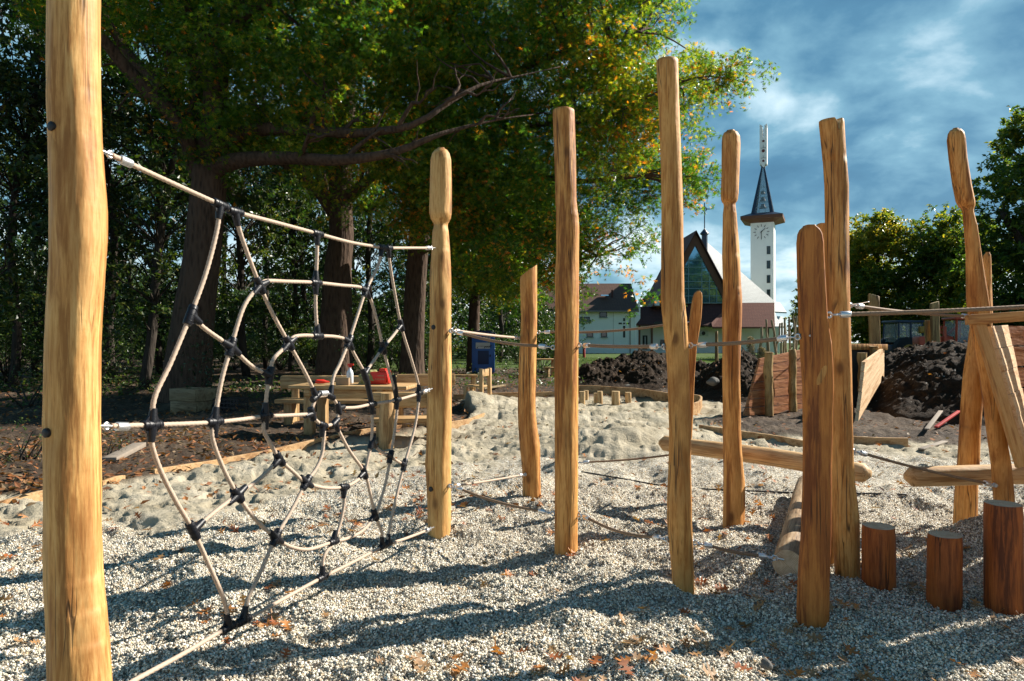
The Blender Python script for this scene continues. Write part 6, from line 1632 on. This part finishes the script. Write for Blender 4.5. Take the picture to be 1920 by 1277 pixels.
for i, (x, y, h) in enumerate(OFF): off_post(('short unseen climbing post just outside the right edge, nearest the camera','unseen climbing post outside the right edge, between the stumps and the plank chute','unseen climbing post standing farthest to the right of the stumps')[i], x, y, h, .085, (.05,.0), 60+i)

# ------------------------------------------------------------------ sky, sun, camera
AZ, EL = R(67.8), R(34)
w = bpy.data.worlds.new('World'); SC.world = w; w.use_nodes = True; nt = w.node_tree; nt.nodes.clear()
def wn(ty, **k):
    x = nt.nodes.new(ty)
    for a, v in k.items(): setattr(x, a, v)
    return x
sky = wn('ShaderNodeTexSky', sky_type='NISHITA'); sky.sun_disc = False; sky.sun_elevation = EL; sky.sun_rotation = AZ; sky.air_density = 1.0; sky.dust_density = .6; sky.ozone_density = 1.5
tc = wn('ShaderNodeTexCoord'); sx = wn('ShaderNodeSeparateXYZ'); nt.links.new(tc.outputs['Generated'], sx.inputs[0])
def wm(op, a, b=None):
    x = wn('ShaderNodeMath', operation=op)
    for i, v in enumerate((a, b)):
        if v is None: continue
        if hasattr(v, 'is_linked'): nt.links.new(v, x.inputs[i])
        else: x.inputs[i].default_value = v
    return x.outputs[0]
zc_ = wm('ADD', wm('MAXIMUM', sx.outputs[2], 0.0), .34)
cb = wn('ShaderNodeCombineXYZ'); nt.links.new(wm('DIVIDE', sx.outputs[0], zc_), cb.inputs[0]); nt.links.new(wm('DIVIDE', sx.outputs[1], zc_), cb.inputs[1])
mp = wn('ShaderNodeMapping'); mp.inputs['Location'].default_value = (2.2, 13.3, 0); mp.inputs['Scale'].default_value = (1.0, 1.0, 1); nt.links.new(cb.outputs[0], mp.inputs[0])
n1 = wn('ShaderNodeTexNoise'); n1.inputs['Scale'].default_value = 2.5; n1.inputs['Detail'].default_value = 9; n1.inputs['Roughness'].default_value = .53; n1.inputs['Distortion'].default_value = .25; nt.links.new(mp.outputs[0], n1.inputs['Vector'])
rp_ = wn('ShaderNodeValToRGB'); e = rp_.color_ramp.elements
stops = [(.33,(.022,.092,.165)),(.47,(.046,.145,.230)),(.565,(.120,.255,.335)),(.65,(.33,.46,.52)),(.79,(.68,.75,.76))]
while len(e) < len(stops): e.new(.5)
for q, (p_, c_) in zip(e, stops): q.position = p_; q.color = (*c_, 1)
# clouds brighten low over the horizon
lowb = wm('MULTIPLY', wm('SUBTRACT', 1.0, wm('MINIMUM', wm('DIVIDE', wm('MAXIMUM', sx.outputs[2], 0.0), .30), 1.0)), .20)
nt.links.new(wm('SUBTRACT', wm('ADD', n1.outputs[0], lowb), wm('MULTIPLY', wm('MINIMUM', wm('MULTIPLY', wm('MAXIMUM', wm('SUBTRACT', sx.outputs[2], .40), 0.0), 1.2), .4), .8)), rp_.inputs[0])  # sky high overhead darkened to weaken the fill light in shadows
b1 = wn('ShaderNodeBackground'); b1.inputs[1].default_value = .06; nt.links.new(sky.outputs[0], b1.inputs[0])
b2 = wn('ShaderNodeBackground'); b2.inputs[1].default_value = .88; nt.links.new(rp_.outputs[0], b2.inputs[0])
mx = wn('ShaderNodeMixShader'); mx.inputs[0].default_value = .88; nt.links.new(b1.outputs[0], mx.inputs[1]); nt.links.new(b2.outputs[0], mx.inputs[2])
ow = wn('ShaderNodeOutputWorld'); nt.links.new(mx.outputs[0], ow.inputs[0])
sl = bpy.data.lights.new('sun', 'SUN'); sl.energy = 5.0; sl.angle = R(.5); sl.color = (1.0, .93, .82)
so = bpy.data.objects.new('sun', sl); COL.objects.link(so)
sd = Vector((math.sin(AZ)*math.cos(EL), math.cos(AZ)*math.cos(EL), math.sin(EL))); so.rotation_euler = sd.to_track_quat('Z', 'Y').to_euler(); so.location = (20, 10, 30)
cam = bpy.data.cameras.new('camera'); cam.lens = 24; cam.sensor_width = 36; cam.clip_end = 1200; cam.clip_start = .05
co = bpy.data.objects.new('camera', cam); COL.objects.link(co); co.location = (0, 0, CAMH); co.rotation_euler = (R(90), 0, 0); SC.camera = co
vs_ = SC.view_settings; vs_.view_transform = 'Standard'; vs_.look = 'None'; vs_.exposure = 1.12; vs_.gamma = 1
SC.cycles.use_denoising = True; SC.cycles.denoising_prefilter = 'ACCURATE'; SC.cycles.sample_clamp_indirect = 2.5; SC.cycles.caustics_reflective = False; SC.cycles.caustics_refractive = False; SC.cycles.adaptive_threshold = .004; w.cycles.sampling_method = 'NONE'; SC.cycles.max_bounces = 8; SC.cycles.transparent_max_bounces = 8
